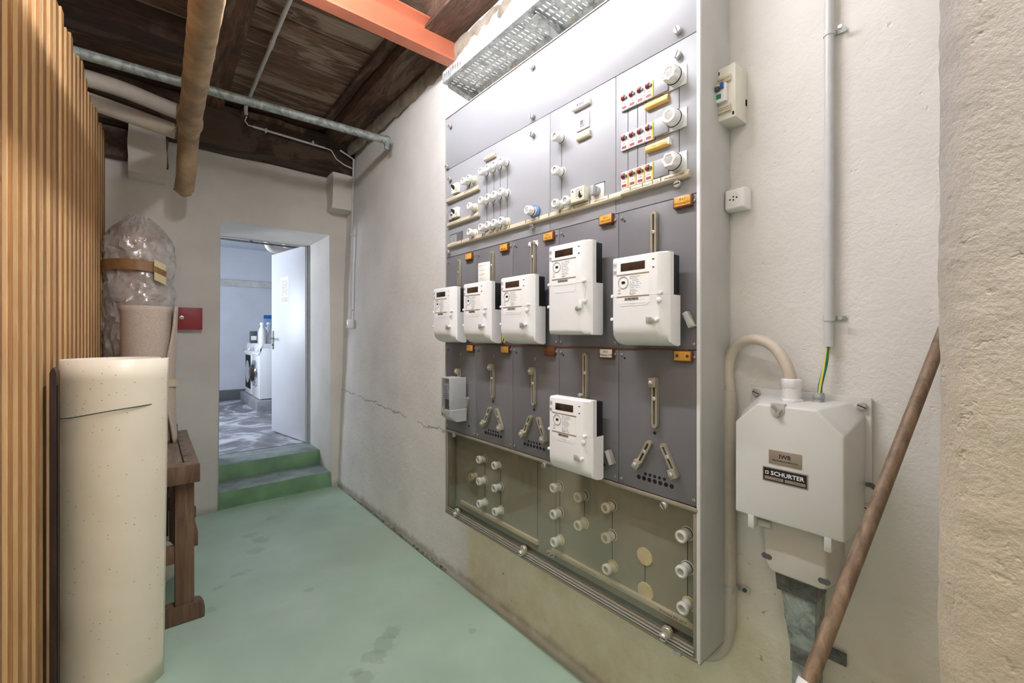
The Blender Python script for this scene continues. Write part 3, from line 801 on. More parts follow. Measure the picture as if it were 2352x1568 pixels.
lb = mk('paper_label', B().grid(8, 4, lambda u, v: (0.206 * math.cos(-1.18 + 0.36 * u) , 0.206 * math.sin(-1.18 + 0.36 * u), 1.80 + 0.135 * v - 0.03 * u)), M_cardb2, wr_, smooth=60)
mk('label_tape', B().grid(8, 3, lambda u, v: (0.2075 * math.cos(-1.2 + 0.38 * u), 0.2075 * math.sin(-1.2 + 0.38 * u), 1.853 + 0.04 * v - 0.03 * u)), M_tape, lb, smooth=60)

# red key box on the far wall
t = empty('red_key_box', (0.229, 4.25, 1.56)); tag(t, 'small dark red metal box with a round lock on the far wall', 'key box')
mk('box_body', B().box(-0.081, 0.081, -0.045, 0, -0.083, 0.083, 0.003), M_redbox, t)
lid = mk('lid', B().box(-0.083, 0.083, -0.052, -0.045, -0.085, 0.085, 0.003), M_redbox, t)
mk('lock', B().lathe([(0.015, 0), (0.015, -0.006), (0.009, -0.008)], (-0.048, -0.052, 0.006), 'y', 18), M_steel, lid)
mk('key_slot', B().box(-0.0495, -0.0465, -0.0612, -0.0595, 0.001, 0.011), M_slot, lid)

# ------------------------------------------------------------------ pipes and beam under the ceiling
bm_ = empty('steel_beam', (0.3, 2.19, 3.017)); tag(bm_, 'salmon red painted steel channel beam spanning below the ceiling', 'beam')
L0, L1 = -1.65, 1.095
ch = [(0.0, 0.0), (0.0, 0.010), (0.055, 0.016), (0.062, 0.022), (0.062, 0.158), (0.055, 0.164), (0.0, 0.170), (0.0, 0.180), (0.075, 0.180), (0.075, 0.0)]
b = B(); b.prism([(y_ - 0.04, z_) for y_, z_ in ch], L0, L1, f=lambda x, y, z: (z, x, y)); mk('channel', b, M_beam, bm_)

wp = empty('wrapped_pipe', (0.18, 3.6, 2.76)); tag(wp, 'thick pipe wrapped in brown bandage, bending down at the far wall', 'pipe')
pts = [(0.150, -2.5, 2.735), (0.155, 0.5, 2.74), (0.17, 2.1, 2.752), (0.185, 3.2, 2.762)] + [(0.189, 3.45 + 0.1 * k, 2.762 - 0.022 * k * k) for k in range(0, 4)] + [(0.182, 3.86, 2.475)]
fine = []
for a, c in zip(pts, pts[1:]):
    n = max(1, int((Vector(c) - Vector(a)).length / 0.05))
    for k in range(n): fine.append(Vector(a).lerp(Vector(c), k / n))
fine.append(Vector(pts[-1]))
rnd = lambda u: 0.056 + 0.004 * noise.noise((u * 60, 0, 0)) + 0.003 * abs(math.sin(u * 130)) + (0.01 * math.exp(-((u - 0.925) / 0.012) ** 2))
mk('bandage', B().tube([(p - wp.location) for p in fine], 0.056, 22, rnd), M_bandage, wp, smooth=60)
mk('frayed_end', B().lathe([(0.048, 0.0), (0.052, -0.02), (0.040, -0.045), (0.012, -0.06)], (0.0, 0.262, -0.285), 'z', 14, wob=lambda a, h: 1 + 0.2 * math.sin(3 * a + h * 80)), M_bandage, wp, smooth=60)
def pipe_thing(name, pts, r, mat, label, parts=()):
    o = empty(name, pts[0]); tag(o, label, 'pipe')
    mk('pipe_run', B().tube([Vector(p) - o.location for p in pts], r, 18), mat, o, smooth=60)
    for nm, b, m in parts: mk(nm, b, m, o)
    return o
pipe_thing('white_pipe', elbow([(-0.9, 3.74, 3.02), (-0.17, 3.745, 3.015), (0.20, 3.75, 2.945)], 0.12), 0.050, M_pipew, 'upper of two white covered pipes behind the brown wrapped pipe',
           [('end_collar', B().lathe([(0.052, 0), (0.056, 0.02), (0.052, 0.04)], (1.03, 0.01, -0.065), 'x', 18), M_bandage)])
pipe_thing('white_pipe', elbow([(-0.9, 3.70, 2.895), (-0.3, 3.70, 2.865), (0.128, 3.70, 2.800)], 0.1), 0.050, M_pipew, 'lower of two white covered pipes, cut off at the brown wrapped pipe',
           [('end_collar', B().lathe([(0.05, 0), (0.05, 0.012)], (1.02, 0, -0.093), 'x', 18), M_bandage)])
gp = pipe_thing('galvanised_pipe', [(-1.25, 3.165, 2.883), (0.0, 3.14, 2.882), (1.37, 3.09, 2.880)], 0.027, M_galv_dull, 'grey galvanised pipe crossing under the ceiling to the right wall')
mk('pipe_clamp', B().ring([(0.034 * math.cos(a * PI / 8), 0.034 * math.sin(a * PI / 8)) for a in range(16)], [(0.027 * math.cos(a * PI / 8), 0.027 * math.sin(a * PI / 8)) for a in range(16)], -0.012, 0.012), M_galv_dull, gp, (2.60, -0.073, -0.003), rot=(0, PI / 2, 0))
mk('clamp_bolt', B().box(2.585, 2.615, -0.085, -0.06, -0.07, -0.03, 0.003), M_galv_dull, gp)

cc = empty('ceiling_conduit', (0.58, 2.6, 3.25)); tag(cc, 'thin grey conduit running lengthwise under the ceiling boards', 'conduit')
mk('conduit_run', B().tube([(0, -4.6, 0), (0, 1.35, 0)], 0.0125, 12), M_pvc, cc)
mk('coupling', B().tube([(0, 0.42, 0), (0, 0.50, 0)], 0.0155, 12), M_pvc, cc)
mk('elbow_end', B().tube([(0, 1.34, 0), (-0.002, 1.37, -0.003), (-0.004, 1.39, -0.03), (0.0, 1.40, -0.075)], 0.0145, 12), M_pvc, cc)
hc = empty('header_conduit', (0.6, 4.005, 3.10)); tag(hc, 'thin grey conduit along the dark header beam with cable tails', 'conduit')
mk('conduit_run', B().tube([(0.03, 0, 0.0), (0.58, 0, -0.02)], 0.009, 10), M_pvc, hc)
mk('cable_tail', B().tube([(-0.02, -0.03, 0.055), (-0.03, -0.02, 0.02), (-0.005, 0, 0.0), (0.05, 0, 0)], 0.005, 8), M_cablew, hc)
mk('cable_tail', B().tube([(0.57, 0, -0.02), (0.63, -0.01, -0.03), (0.67, -0.02, -0.10), (0.74, -0.03, -0.14), (0.80, -0.05, -0.16)], 0.005, 8), M_cablew, hc)
for xx in (0.12, 0.48): mk('clip', B().box(xx - 0.006, xx + 0.006, -0.012, 0.02, -0.02, 0.012, 0.002), M_pvc, hc)

cs = empty('corner_switch', (1.41, 3.985, 1.535)); tag(cs, 'small white switch with its grey conduit in the far right corner', 'switch')
mk('switch_body', B().box(-0.04, 0.005, -0.035, 0.035, -0.04, 0.04, 0.006), M_white, cs)
mk('rocker', B().box(-0.046, -0.04, -0.02, 0.02, -0.024, 0.024, 0.002), M_porc, cs)
mk('indicator', B().lathe([(0.005, 0), (0.005, 0.003)], (-0.046, 0.03, -0.005), 'x', 8), M_redlab, cs)
mk('conduit_run', B().tube([(-0.012, 0, 0.04), (-0.004, 0.0, 0.7), (0.015, 0, 1.50), (-0.10, 0.02, 1.56)], 0.009, 10), M_pvc, cs)
for z in (0.12, 0.8, 1.3): mk('clip', B().box(-0.02, 0.02, -0.013, 0.013, z, z + 0.016, 0.002), M_pvc, cs)

# ------------------------------------------------------------------ the meter cabinet
YL = 1.992                                     # left edge of the cabinet; local x runs from here to the right
cab = empty('meter_cabinet', (XP, YL, 0), wall=True)
tag(cab, 'tall grey electrical meter cabinet with fuses and breakers on the right wall', 'meter cabinet')
CW, Z0, Z1 = 1.377, 0.497, 2.570
ZA, ZB, ZM, ZD = 2.298, 1.837, 1.387, 0.938
FW = 0.2755
def cb(name, x0, x1, y0, y1, z0, z1, mat, parent=None, bev=0, **k):
    return mk(name, B().box(x0, x1, y0, y1, z0, z1, bev), mat, parent or cab, **k)
case = cb('case_side', CW + 0.001, CW + 0.005, Z0, Z1, -0.184, 0.0, M_case)
cb('side_trim', CW - 0.004, CW + 0.006, Z0, Z1, -0.004, 0.0045, M_edge, case, 0.001)
cb('case_side', -0.005, -0.001, Z0, Z1, -0.184, 0.004, M_case)
cb('case_top', -0.005, CW + 0.005, Z1, Z1 + 0.004, -0.184, 0.004, M_case)
cb('case_bottom', -0.005, CW + 0.005, Z0 - 0.004, Z0, -0.184, 0.0, M_frame)
cb('case_back', 0, CW, Z0, Z1, -0.184, -0.18, M_case)
cb('inner_backing', 0.001, CW - 0.001, ZD, Z1 - 0.002, -0.02, -0.014, M_slot)
def fp(x0, x1, y0, y1, mat, name='front_panel'):
    return cb(name, x0 + 0.001, x1 - 0.001, y0 + 0.0012, y1 - 0.0012, -0.012, 0.0, mat, None, 0.0008)
fp(0, CW, ZA, Z1, M_panel_hi)
XU = (0.0, 0.777, 1.090, CW)
for a, c in zip(XU, XU[1:]): fp(a, c, ZB, ZA, M_panel_hi)
for k in range(5):
    fp(k * FW, (k + 1) * FW, ZM, ZB, M_panel_lo); fp(k * FW, (k + 1) * FW, ZD, ZM, M_panel_lo)
cb('seam_strip', 0.02, CW - 0.03, ZM - 0.0022, ZM + 0.0022, -0.001, 0.003, M_brown, None, 0.0006)

# slotted screws
def screw(x, y, r=0.011, hgt=0.016, z=0.0, ang=0.3, mat=M_steel, name='thumb_screw'):
    b = B(); b.lathe([(r * 0.55, 0), (r * 0.55, hgt * 0.3), (r, hgt * 0.35), (r, hgt * 0.9), (r * 0.85, hgt)], (0, 0, 0), 'z', 14)
    o = mk(name, b, mat, cab, (x, y, z))
    s_ = mk('screw_slot', B().box(-r * 0.85, r * 0.85, -r * 0.13, r * 0.13, hgt - 0.0012, hgt + 0.0004), M_slot, o, rot=(0, 0, ang))
    return o
def screw_again(src, x, y, z=0.0, ang=0.0):
    o = again(src, src.name.split('.')[0], cab, (x, y, z))
    for ch in src.children: again(ch, 'screw_slot', o, rot=(0, 0, ang))
    return o
S0 = screw(0.051, 2.515)
for x, y, a in ((0.682, 2.522, 0.8), (1.318, 2.326, 1.9), (0.021, 2.312, 0.2), (0.682, 2.320, 1.5), (0.682, 2.246, 1.2), (1.318, 2.254, 1.1), (0.048, 2.240, 0.4), (1.318, 1.874, 0.1), (0.682, 1.870, 0.1), (0.036, 1.862, 0.5)):
    screw_again(S0, x, y, 0, a)
P0 = None
hole0 = None
for k in range(5):
    for (dy, base) in ((-0.020, ZB), (0.018, ZM), (-0.020, ZM), (0.020, ZD)):
        for dx in (0.013, FW - 0.013):
            x = k * FW + dx
            if P0 is None: P0 = screw(x, base + dy, 0.0042, 0.005, name='panel_screw')
            else: screw_again(P0, x, base + dy, 0, random.uniform(0, 3))
            if dy < 0:
                hx = x + (0.011 if dx < 0.1 else -0.011)
                hb = B(); hb.lathe([(0.0034, 0), (0.0034, 0.0006)], (0, 0, 0), 'z', 10)
                if hole0 is None: hole0 = mk('screw_hole', hb, M_slot, cab, (hx, base + dy - 0.012, 0))
                else: hb.bm.free(); again(hole0, 'screw_hole', cab, (hx, base + dy - 0.012, 0))

# screw-in fuses: holder > cap, window, gauge ring
FUSE = {}
def fuse(x, y, kind='white', z=0.0, ring_=None, s=1.0):
    key = (kind, s)
    if key not in FUSE:
        mb, ml = (M_porc, M_lens) if kind == 'white' else (M_porc_c, M_lens_c)
        b = B(); b.lathe([(0.0205, 0), (0.0205, 0.0015), (0.0165, 0.002), (0.0165, 0.012), (0.0150, 0.016), (0.0150, 0.024)], (0, 0, 0), 'z', 20)
        for v in b.bm.verts: v.co *= s
        hb = b
        c = B(); c.lathe([(0.0140, 0.022), (0.0165, 0.025), (0.0180, 0.030), (0.0182, 0.036), (0.0165, 0.0405), (0.0128, 0.042), (0.0100, 0.0405), (0.0095, 0.0365)], (0, 0, 0), 'z', 22)
        for v in c.bm.verts: v.co *= s
        w = B(); w.lathe([(0.0095, 0.0350), (0.0094, 0.0372), (0.006, 0.0378)], (0, 0, 0), 'z', 16)
        for v in w.bm.verts: v.co *= s
        g = B(); g.lathe([(0.0175, 0.0018), (0.0178, 0.0055), (0.0168, 0.0058)], (0, 0, 0), 'z', 20)
        for v in g.bm.verts: v.co *= s
        o = mk('fuse_holder', hb, mb, cab, (x, y, z), smooth=50)
        cp = mk('fuse_cap', c, mb, o, smooth=50); wi = mk('fuse_window', w, ml, o)
        gr = mk('gauge_ring', g, M_yellow if ring_ == 'yellow' else M_dgrey, o)
        FUSE[key] = (o, cp, wi, {ring_: gr}); return o
    o0, cp, wi, gr = FUSE[key]
    o = again(o0, 'fuse_holder', cab, (x, y, z)); again(cp, 'fuse_cap', o); again(wi, 'fuse_window', o)
    if ring_ in gr: again(gr[ring_], 'gauge_ring', o)
    else:
        g = next(iter(gr.values())); me = g.data.copy(); me.materials.clear(); me.materials.append(M_yellow if ring_ == 'yellow' else M_dgrey)
        n = bpy.data.objects.new('gauge_ring', me); C.objects.link(n); n.parent = o; gr[ring_] = n
    return o
GX = (0.363, 0.415, 0.463, 0.513); GY = (2.182, 2.049, 1.925)
def cut(x, y0, y1, w=0.0016): cb('seam', x - w / 2, x + w / 2, y0, y1, -0.001, 0.0006, M_slot)
for x in GX: cut(x, GY[2], GY[0])
for j, y in enumerate(GY):
    for i, x in enumerate(GX): fuse(x, y, 'white', 0, 'yellow' if (j == 2 and i == 3) else 'dark')
fuse(0.216, 2.177, 'white', 0, 'dark'); fuse(0.263, 2.178, 'white', 0, 'yellow')
fuse(0.269, 2.044, 'white', 0, 'yellow'); fuse(0.269, 1.920, 'white', 0, 'yellow')
cut(0.840, 1.923, 2.175)
fuse(0.840, 2.175, 'white', 0, 'dark'); fuse(0.840, 2.048, 'white', 0, 'dark'); fuse(0.840, 1.923, 'white', 0, 'yellow'); fuse(0.893, 1.922, 'white', 0, 'yellow')

# fluted white caps
def fluted(x, y, r, h, lobes, base_mat=None, base_r=0):
    wob = (lambda a, z: 1 + 0.09 * math.cos(lobes * a) * min(1, max(0, (z - h * 0.45) / (h * 0.3)))) if lobes else (lambda a, z: 1)
    o = mk('main_fuse', B().lathe([(r * 1.02, 0), (r * 1.02, h * 0.42), (r * 0.98, h * 0.46)], (0, 0, 0), 'z', 28), M_porc, cab, (x, y, 0.004), smooth=50)
    mk('fuse_cap', B().lathe([(r * 0.97, h * 0.46), (r * 0.98, h * 0.6), (r * 0.95, h * 0.85), (r * 0.82, h * 0.98), (r * 0.58, h), (r * 0.5, h * 0.95)], (0, 0, 0), 'z', 48, wob), M_porc, o, smooth=50)
    mk('fuse_window', B().lathe([(r * 0.5, h * 0.94), (r * 0.48, h * 0.965), (r * 0.3, h * 0.975)], (0, 0, 0), 'z', 18), M_lens, o)
    mk('seal_ring', B().lathe([(r * 1.05, h * 0.40), (r * 1.06, h * 0.43), (r * 1.04, h * 0.45)], (0, 0, 0), 'z', 28), M_slot, o)
    return o
bf = fluted(0.697, 1.929, 0.019, 0.048, 7)
mk('blue_collar', B().lathe([(0.027, -0.004), (0.027, 0.006), (0.022, 0.011), (0.020, 0.011)], (0, 0, 0), 'z', 28), M_blue, bf)
cut(1.318, 1.915, 2.18)
for x in (1.139, 1.175, 1.206): cut(x, 1.95, 2.20)
for y, lob in ((2.188, 8), (2.064, 0), (1.937, 6)):
    cb('base_plate', 1.268, 1.343, y - 0.026, y + 0.031, 0.0, 0.004, M_white, None, 0.001)
    cb('blank_cover', 1.239, 1.288, y - 0.025, y + 0.029, 0.0, 0.011, M_panel_hi, None, 0.003)
    fluted(1.314, y, 0.0245, 0.05, lob)

# breakers
BRK = None
def breaker(x, y, yellow):
    global BRK
    if BRK is None:
        o = mk('circuit_breaker', B().box(0, 0.0285, 0, 0.0535, 0.0, 0.0085, 0.0008), M_white, cab, (x, y, 0))
        a = mk('toggle', B().prism([(0.008, 0.031), (0.014, 0.033), (0.017, 0.040), (0.013, 0.044), (0.013, 0.049), (0.008, 0.050)], 0.004, 0.0150, 0.0006, 1, f=lambda u, v, w: (w, v, u)), M_red, o)
        bb = mk('label_band', B().box(0.0035, 0.0205, 0.004, 0.0125, 0.0085, 0.0088), M_redlab, o)
        tt = text('rating', 'L16', 0.0075, M_redlab, o, (0.012, 0.020, 0.0089))
        p_ = mk('pivot', B().lathe([(0.0045, 0.010), (0.0045, 0.014)], (0, 0, 0), 'z', 10), M_dgrey, o, (0.0205, 0.038, 0))
        BRK = (o, a, bb, tt, p_); 
    else:
        s_ = BRK; o = again(s_[0], 'circuit_breaker', cab, (x, y, 0)); again(s_[1], 'toggle', o); again(s_[2], 'label_band', o)
        again(s_[3], 'rating', o, (0.012, 0.020, 0.0089)); again(s_[4], 'pivot', o, (0.0205, 0.038, 0))
    if yellow:
        mk('yellow_link', B().box(0.0225, 0.028, 0.002, 0.0515, 0.0086, 0.0096), M_yellow, o)
for r, y in enumerate((2.1665, 2.036, 1.911)):
    cb('breaker_slot', 1.116, 1.240, y - 0.0015, y + 0.055, 0.0, 0.0006, M_slot)
    for k in range(4): breaker(1.1175 + k * 0.0303, y, r == 2 or k == 3)

# label strips
def strip(x0, x1, y0, y1, h=0.016, mat=M_beige, name='label_strip', lean=True):
    b = B(); f = lambda u, v, w: (w, v, u)
    b.prism([(0, y0), (h * 0.75, y0), (h, y0 + (y1 - y0) * 0.25), (h * 0.7, y1), (0, y1)] if lean else [(0, y0), (h, y0), (h, y1), (0, y1)], x0, x1, 0.0006, 1, f=f)
    return mk(name, b, mat, cab)
def insert(par, x0, x1, y, hgt, z, mat=M_paper): mk('paper_insert', B().box(x0, x1, y - hgt / 2, y + hgt / 2, z, z + 0.0006), mat, par)
def scrib(par, x0, x1, y, h, z, mat=M_pencil):
    b = B(); scribble(b, x0, x1, y, h, z); mk('faint_writing', b, mat, par, smooth=0)
s1 = strip(0.021, 0.310, 2.118, 2.140); scrib(s1, 0.05, 0.12, 2.130, 0.004, 0.0146); scrib(s1, 0.19, 0.26, 2.130, 0.004, 0.0146)
s2 = strip(0.030, 0.310, 1.992, 2.013); scrib(s2, 0.06, 0.13, 2.004, 0.004, 0.0146)
s3 = strip(0.034, 1.121, 1.882, 1.904)
for x0, x1 in ((0.06, 0.13), (0.38, 0.41), (0.44, 0.47), (0.49, 0.53), (0.655, 0.72), (0.86, 0.90), (0.935, 0.985), (1.01, 1.06)): scrib(s3, x0, x1, 1.894, 0.0045, 0.0146)
for x in (0.17, 0.24, 0.345, 0.43, 0.485, 0.545, 0.65, 0.73, 0.785, 0.845, 0.915, 0.99, 1.07):
    mk('joint', B().box(x - 0.0006, x + 0.0006, 1.8865, 1.9035, 0.0135, 0.0158), M_pencil, s3)
s4 = strip(1.123, 1.356, 1.885, 1.907, 0.020)
text('handwriting', 'Wohnung DG', 0.011, M_pencil, s4, (1.310, 1.8965, 0.0185), shear=0.2)
for x0, x1 in ((1.135, 1.155), (1.165, 1.20), (1.21, 1.235), (1.245, 1.262)): scrib(s4, x0, x1, 1.897, 0.0045, 0.0186)
for x in (1.160, 1.205, 1.240, 1.268): mk('joint', B().box(x - 0.0006, x + 0.0006, 1.889, 1.906, 0.0175, 0.0196), M_pencil, s4)
s5 = strip(0.354, 0.434, 2.237, 2.256, 0.014); scrib(s5, 0.37, 0.41, 2.247, 0.004, 0.0128)
s6 = strip(0.903, 0.984, 2.250, 2.272, 0.014, M_paper); text('handwriting', 'R.B.G.', 0.015, M_violet, s6, (0.945, 2.261, 0.0135), shear=0.3, bold=True)
s7 = strip(0.922, 0.984, 2.135, 2.157, 0.012, M_beige); insert(s7, 0.926, 0.980, 2.147, 0.010, 0.0115, M_beige)
a1 = strip(1.209, 1.287, 2.133, 2.154, 0.014, M_amber_s); 
a2 = strip(1.211, 1.292, 2.000, 2.021, 0.014, M_amber_s); scrib(a2, 1.235, 1.275, 2.011, 0.004, 0.0128); mk('clear_end', B().box(1.2885, 1.294, 2.001, 2.020, 0, 0.0155), M_white2, a2)

# small devices in the upper part
tm = cb('impulse_relay', 0.917, 0.977, 2.172, 2.229, 0, 0.004, M_white, None, 0.001)
mk('relay_header', B().box(0.919, 0.975, 2.215, 2.228, 0.004, 0.0046), M_grey, tm); mk('relay_window', B().box(0.937, 0.953, 2.186, 2.205, 0.004, 0.0052), M_dgrey, tm)
mk('relay_window_rim', B().ring([(0.935, 2.184), (0.955, 2.184), (0.955, 2.207), (0.935, 2.207)], [(0.9385, 2.1875), (0.9515, 2.1875), (0.9515, 2.2035), (0.9385, 2.2035)], 0.0046, 0.0062), M_grey, tm)
ck = cb('timer', 0.914, 0.978, 1.907, 1.957, 0, 0.032, plain('timer_cream', (226, 224, 204), 0.4), None, 0.002)
b = B()
for k in range(6): marks(b, 0.940, 0.972, 1.948 - k * 0.006, 0.003, 0.0322, 0)
mk('timer_print', b, M_ink, ck, smooth=0)
b = B(); b.prism([(0.958, 1.942), (0.964, 1.927), (0.970, 1.922), (0.962, 1.917), (0.954, 1.922), (0.956, 1.930)], 0.0322, 0.035); mk('timer_pointer', b, M_black, ck)
b = B(); b.prism([(0.920, 1.943), (0.930, 1.943), (0.925, 1.952)], 0.0322, 0.0326); mk('timer_mark', b, M_ink, ck)
sw = cb('rotary_switch', 0.987, 1.043, 1.907, 1.956, 0, 0.004, M_white, None, 0.001)
mk('switch_frame', B().box(0.985, 1.045, 1.955, 1.959, 0, 0.002), M_slot, sw)
kb = mk('knob_base', B().lathe([(0.018, 0.004), (0.017, 0.014)], (1.012, 1.931, 0), 'z', 20), M_grey, sw)
mk('knob_grip', B().box(1.004, 1.020, 1.914, 1.948, 0.014, 0.032, 0.003), M_grey, sw)
def mini(x0, y0, red):
    o = cb('mini_breaker', x0, x0 + 0.054, y0, y0 + 0.048, 0, 0.02, M_white, None, 0.0015)
    mk('lever', B().prism([(0.02, y0 + 0.018), (0.034, y0 + 0.03), (0.036, y0 + 0.038), (0.02, y0 + 0.034)], x0 + 0.020, x0 + 0.032, f=lambda u, v, w: (w, v, u)), M_black, o)
    mk('brand_mark', B().box(x0 + 0.006, x0 + 0.022, y0 + 0.036, y0 + 0.042, 0.02, 0.0203), M_dblue, o)
    mk('test_key', B().box(x0 + 0.042, x0 + 0.052, y0 + 0.006, y0 + 0.022, 0.02, 0.0225, 0.0006), M_amber_s, o)
    if red: mk('red_button', B().lathe([(0.006, 0.02), (0.006, 0.026), (0.004, 0.028)], (x0 + 0.004, y0 + 0.016, 0), 'z', 12), M_redlab, o)
mini(0.083, 2.150, False); mini(0.083, 2.028, True)
gd = cb('small_switch', 0.034, 0.082, 2.022, 2.072, 0, 0.006, M_dgrey, None, 0.001)
mk('switch_face', B().box(0.040, 0.076, 2.028, 2.066, 0.006, 0.009), M_grey, gd)
np_ = cb('type_plate', 0.042, 0.160, 1.900, 1.952, 0, 0.003, M_dgrey, None, 0.0006)
mk('plate_field', B().box(0.046, 0.106, 1.904, 1.945, 0.003, 0.0034), M_grey, np_); mk('plate_field', B().box(0.112, 0.156, 1.904, 1.948, 0.003, 0.0034), M_ink, np_)
b = B()
for k in range(5): marks(b, 0.049, 0.10, 1.938 - k * 0.006, 0.003, 0.0035, 0)
mk('plate_print', b, M_ink_b, np_, smooth=0)

# amber label holders on the meter fields
def holder(x, y, lines, mat=M_amber, w=0.05, h=0.027, screws=False):
    o = mk('label_holder', B().box(-w / 2 - 0.004, w / 2 + 0.004, -h / 2 - 0.004, h / 2 + 0.003, 0, 0.012, 0.002), M_brown, cab, (x, y, 0))
    mk('label_face', B().box(-w / 2, w / 2, -h / 2, h / 2, 0.0105, 0.0135, 0.001), mat, o)
    for k, s_ in enumerate(lines):
        text('handwriting', s_, 0.0088, M_pencil if mat != M_paper else M_ink_b, o, (0.0, 0.005 - k * 0.0105, 0.0138), shear=0.15)
    if screws:
        for dx in (-0.016, 0.016): mk('rivet', B().lathe([(0.005, 0.0135), (0.004, 0.0155)], (dx, 0, 0), 'z', 10), M_brown, o)
holder(0.226, 1.814, []); holder(0.501, 1.815, ['', 'Allg. Haus']); holder(0.777, 1.815, ['M E.1', 'Praxis EG']); holder(1.056, 1.824, ['M.D.1', 'WHG 2.OG']); holder(1.334, 1.820, ['M 6.1', 'Wohnung DG'])
holder(0.237, 1.368, ['M.E.1']); holder(0.508, 1.368, []); holder(0.782, 1.369, [], M_brown, screws=True); holder(1.058, 1.369, ['M 8.1', 'Wohnung 1.OG'], M_paper); holder(1.334, 1.370, [], screws=True)

mk('earth_loop', B().tube(elbow([(0.515, 1.43, 0.03), (0.530, 1.405, 0.04), (0.520, 1.395, 0.02), (0.505, 1.41, 0.01)], 0.006, 3), 0.0022, 6), M_yellow, cab)
# slotted mounting rails, clamps and cable holes
RAIL = {}
def rail(x, y, L, ang=0.0, clamp=None, w=0.0185, name='slotted_rail', z=0.002):
    key = round(L, 3)
    out = stadium(L, w); inn = stadium(L - 0.020, w * 0.36)
    o = mk(name, B().ring(out, inn, 0.0, 0.012), M_nickel, cab, (x, y, z), rot=(0, 0, PI / 2 + ang))
    mk('slot_shadow', B().prism(inn, -0.0005, 0.0015), M_slot, o)
    mk('slot_screw', B().lathe([(0.0062, 0.003), (0.0062, 0.0135), (0.004, 0.015)], (0.012, 0, 0), 'z', 10), M_steel, o)
    if clamp is not None:
        cx = clamp * (L / 2 - 0.016)
        c_ = mk('clamp', B().box(cx - 0.014, cx + 0.014, -w / 2 - 0.002, w / 2 + 0.002, 0.011, 0.026, 0.002), M_nickel, o)
        mk('clamp_screw', B().lathe([(0.007, 0.026), (0.007, 0.031), (0.004, 0.033)], (cx, 0.002, 0), 'z', 10), M_steel, o)
    return o
for k in range(5):
    cx = (k + 0.5) * FW
    if k != 3:
        rail(cx, 1.735, 0.155)
    # lower field
    if k in (1, 2, 4):
        rail(cx + 0.003, 1.224, 0.156, 0, 1)
        rail(cx - 0.038, 1.056, 0.106, -0.48, -1); rail(cx + 0.052, 1.056, 0.106, 0.48, -1)
    elif k == 3: rail(cx + 0.000, 1.285, 0.165, 0, None)
    else: rail(cx + 0.0, 1.215, 0.10, 0, 1); rail(cx + 0.062, 1.08, 0.10, -0.3, None)
    hb = B()
    if k in (1, 2, 4):
        for i in range(7): hb.lathe([(0.0068, 0), (0.0068, 0.0006)], (cx - 0.060 + i * 0.0190, 0.978, 0), 'z', 12)
        for i in range(5): hb.lathe([(0.0050, 0), (0.0050, 0.0006)], (cx - 0.036 + i * 0.0165, 0.9935, 0), 'z', 12)
        tag(mk('cable_holes', hb, M_slot, cab), kind='stuff')
        mk('screw_hole', B().lathe([(0.0055, 0), (0.0055, 0.0006)], (0, 0, 0), 'z', 12), M_slot, cab, (cx - 0.003, 1.128, 0))
    else:
        hb.lathe([(0.006, 0), (0.006, 0.0006)], (cx + 0.075, 0.985, 0), 'z', 12); mk('screw_hole', hb, M_slot, cab)
    if k in (0, 1, 2): mk('knockout', B().prism([(0.004 * math.cos(a) * 1.4, 0.009 * math.sin(a)) for a in [-1.2 + 0.3 * i for i in range(9)]] , 0, 0.0008), M_beige, cab, (cx + 0.0, 1.335, 0))
# brackets peeping out beside the meters
for x, y in ((1.357, 1.475), (1.079, 1.022), (0.870, 1.48), (0.845, 1.476)):
    o = mk('side_bracket', B().box(-0.008, 0.008, -0.024, 0.024, 0.0, 0.022, 0.002), M_steel, cab, (x, y, 0.004), rot=(0, 0, 0.42))

# glazed bottom section
cb('fuse_plate', 0.006, CW - 0.006, Z0 + 0.028, ZD - 0.006, -0.052, -0.048, M_recess)
cb('recess_floor', 0.006, CW - 0.006, Z0 + 0.002, Z0 + 0.006, -0.18, -0.004, M_frame)
cb('frame_stile', 0.0, 0.016, Z0, ZD - 0.002, -0.05, 0.002, M_frame, None, 0.002)
cb('frame_stile', 0.022, 0.028, Z0 + 0.03, ZD - 0.014, -0.04, -0.004, M_frame, None, 0.002)
cb('frame_stile', CW - 0.016, CW - 0.001, Z0, ZD - 0.002, -0.05, 0.002, M_frame, None, 0.002)
cb('top_rail', 0.0, CW, ZD - 0.013, ZD - 0.002, -0.05, 0.006, M_frame, None, 0.002)
cb('bottom_rail', 0.0, CW, Z0 + 0.001, Z0 + 0.010, -0.05, 0.006, M_frame, None, 0.002)
for k, (yy, zz) in enumerate(((0.014, 0.006), (0.024, 0.006), (0.033, 0.004))):
    cb('rail_bead', 0.012, CW - 0.012, Z0 + yy, Z0 + yy + 0.004, zz - 0.004, zz + 0.002, M_steel if k < 2 else M_frame, None, 0.001)
cb('glass_pane', 0.017, CW - 0.017, Z0 + 0.0105, ZD - 0.0135, -0.0035, -0.0005, M_glass)
for x in (0.762, 0.655): cb('seam', x - 0.0008, x + 0.0008, Z0 + 0.04, ZD - 0.02, -0.0485, -0.0475, M_slot)
B0 = None
FY = (0.833, 0.729, 0.622)
for x, rows in ((0.281, 3), (0.404, 3), (0.784, 3), (0.912, 2), (1.039, 3), (1.318, 3)):
    cb('seam', x - 0.001, x + 0.001, FY[rows - 1], FY[0], -0.0485, -0.0472, M_slot)
    for r in range(rows):
        k = 'cream' if x in (0.912, 1.039) else 'white'
        fuse(x + (0.0 if r < 2 else 0.004), FY[r], k, -0.048, 'yellow' if r == rows - 1 else 'dark', 1.05)
cf = fuse(0.214, 0.733, 'cream', -0.048, 'dark', 1.0)
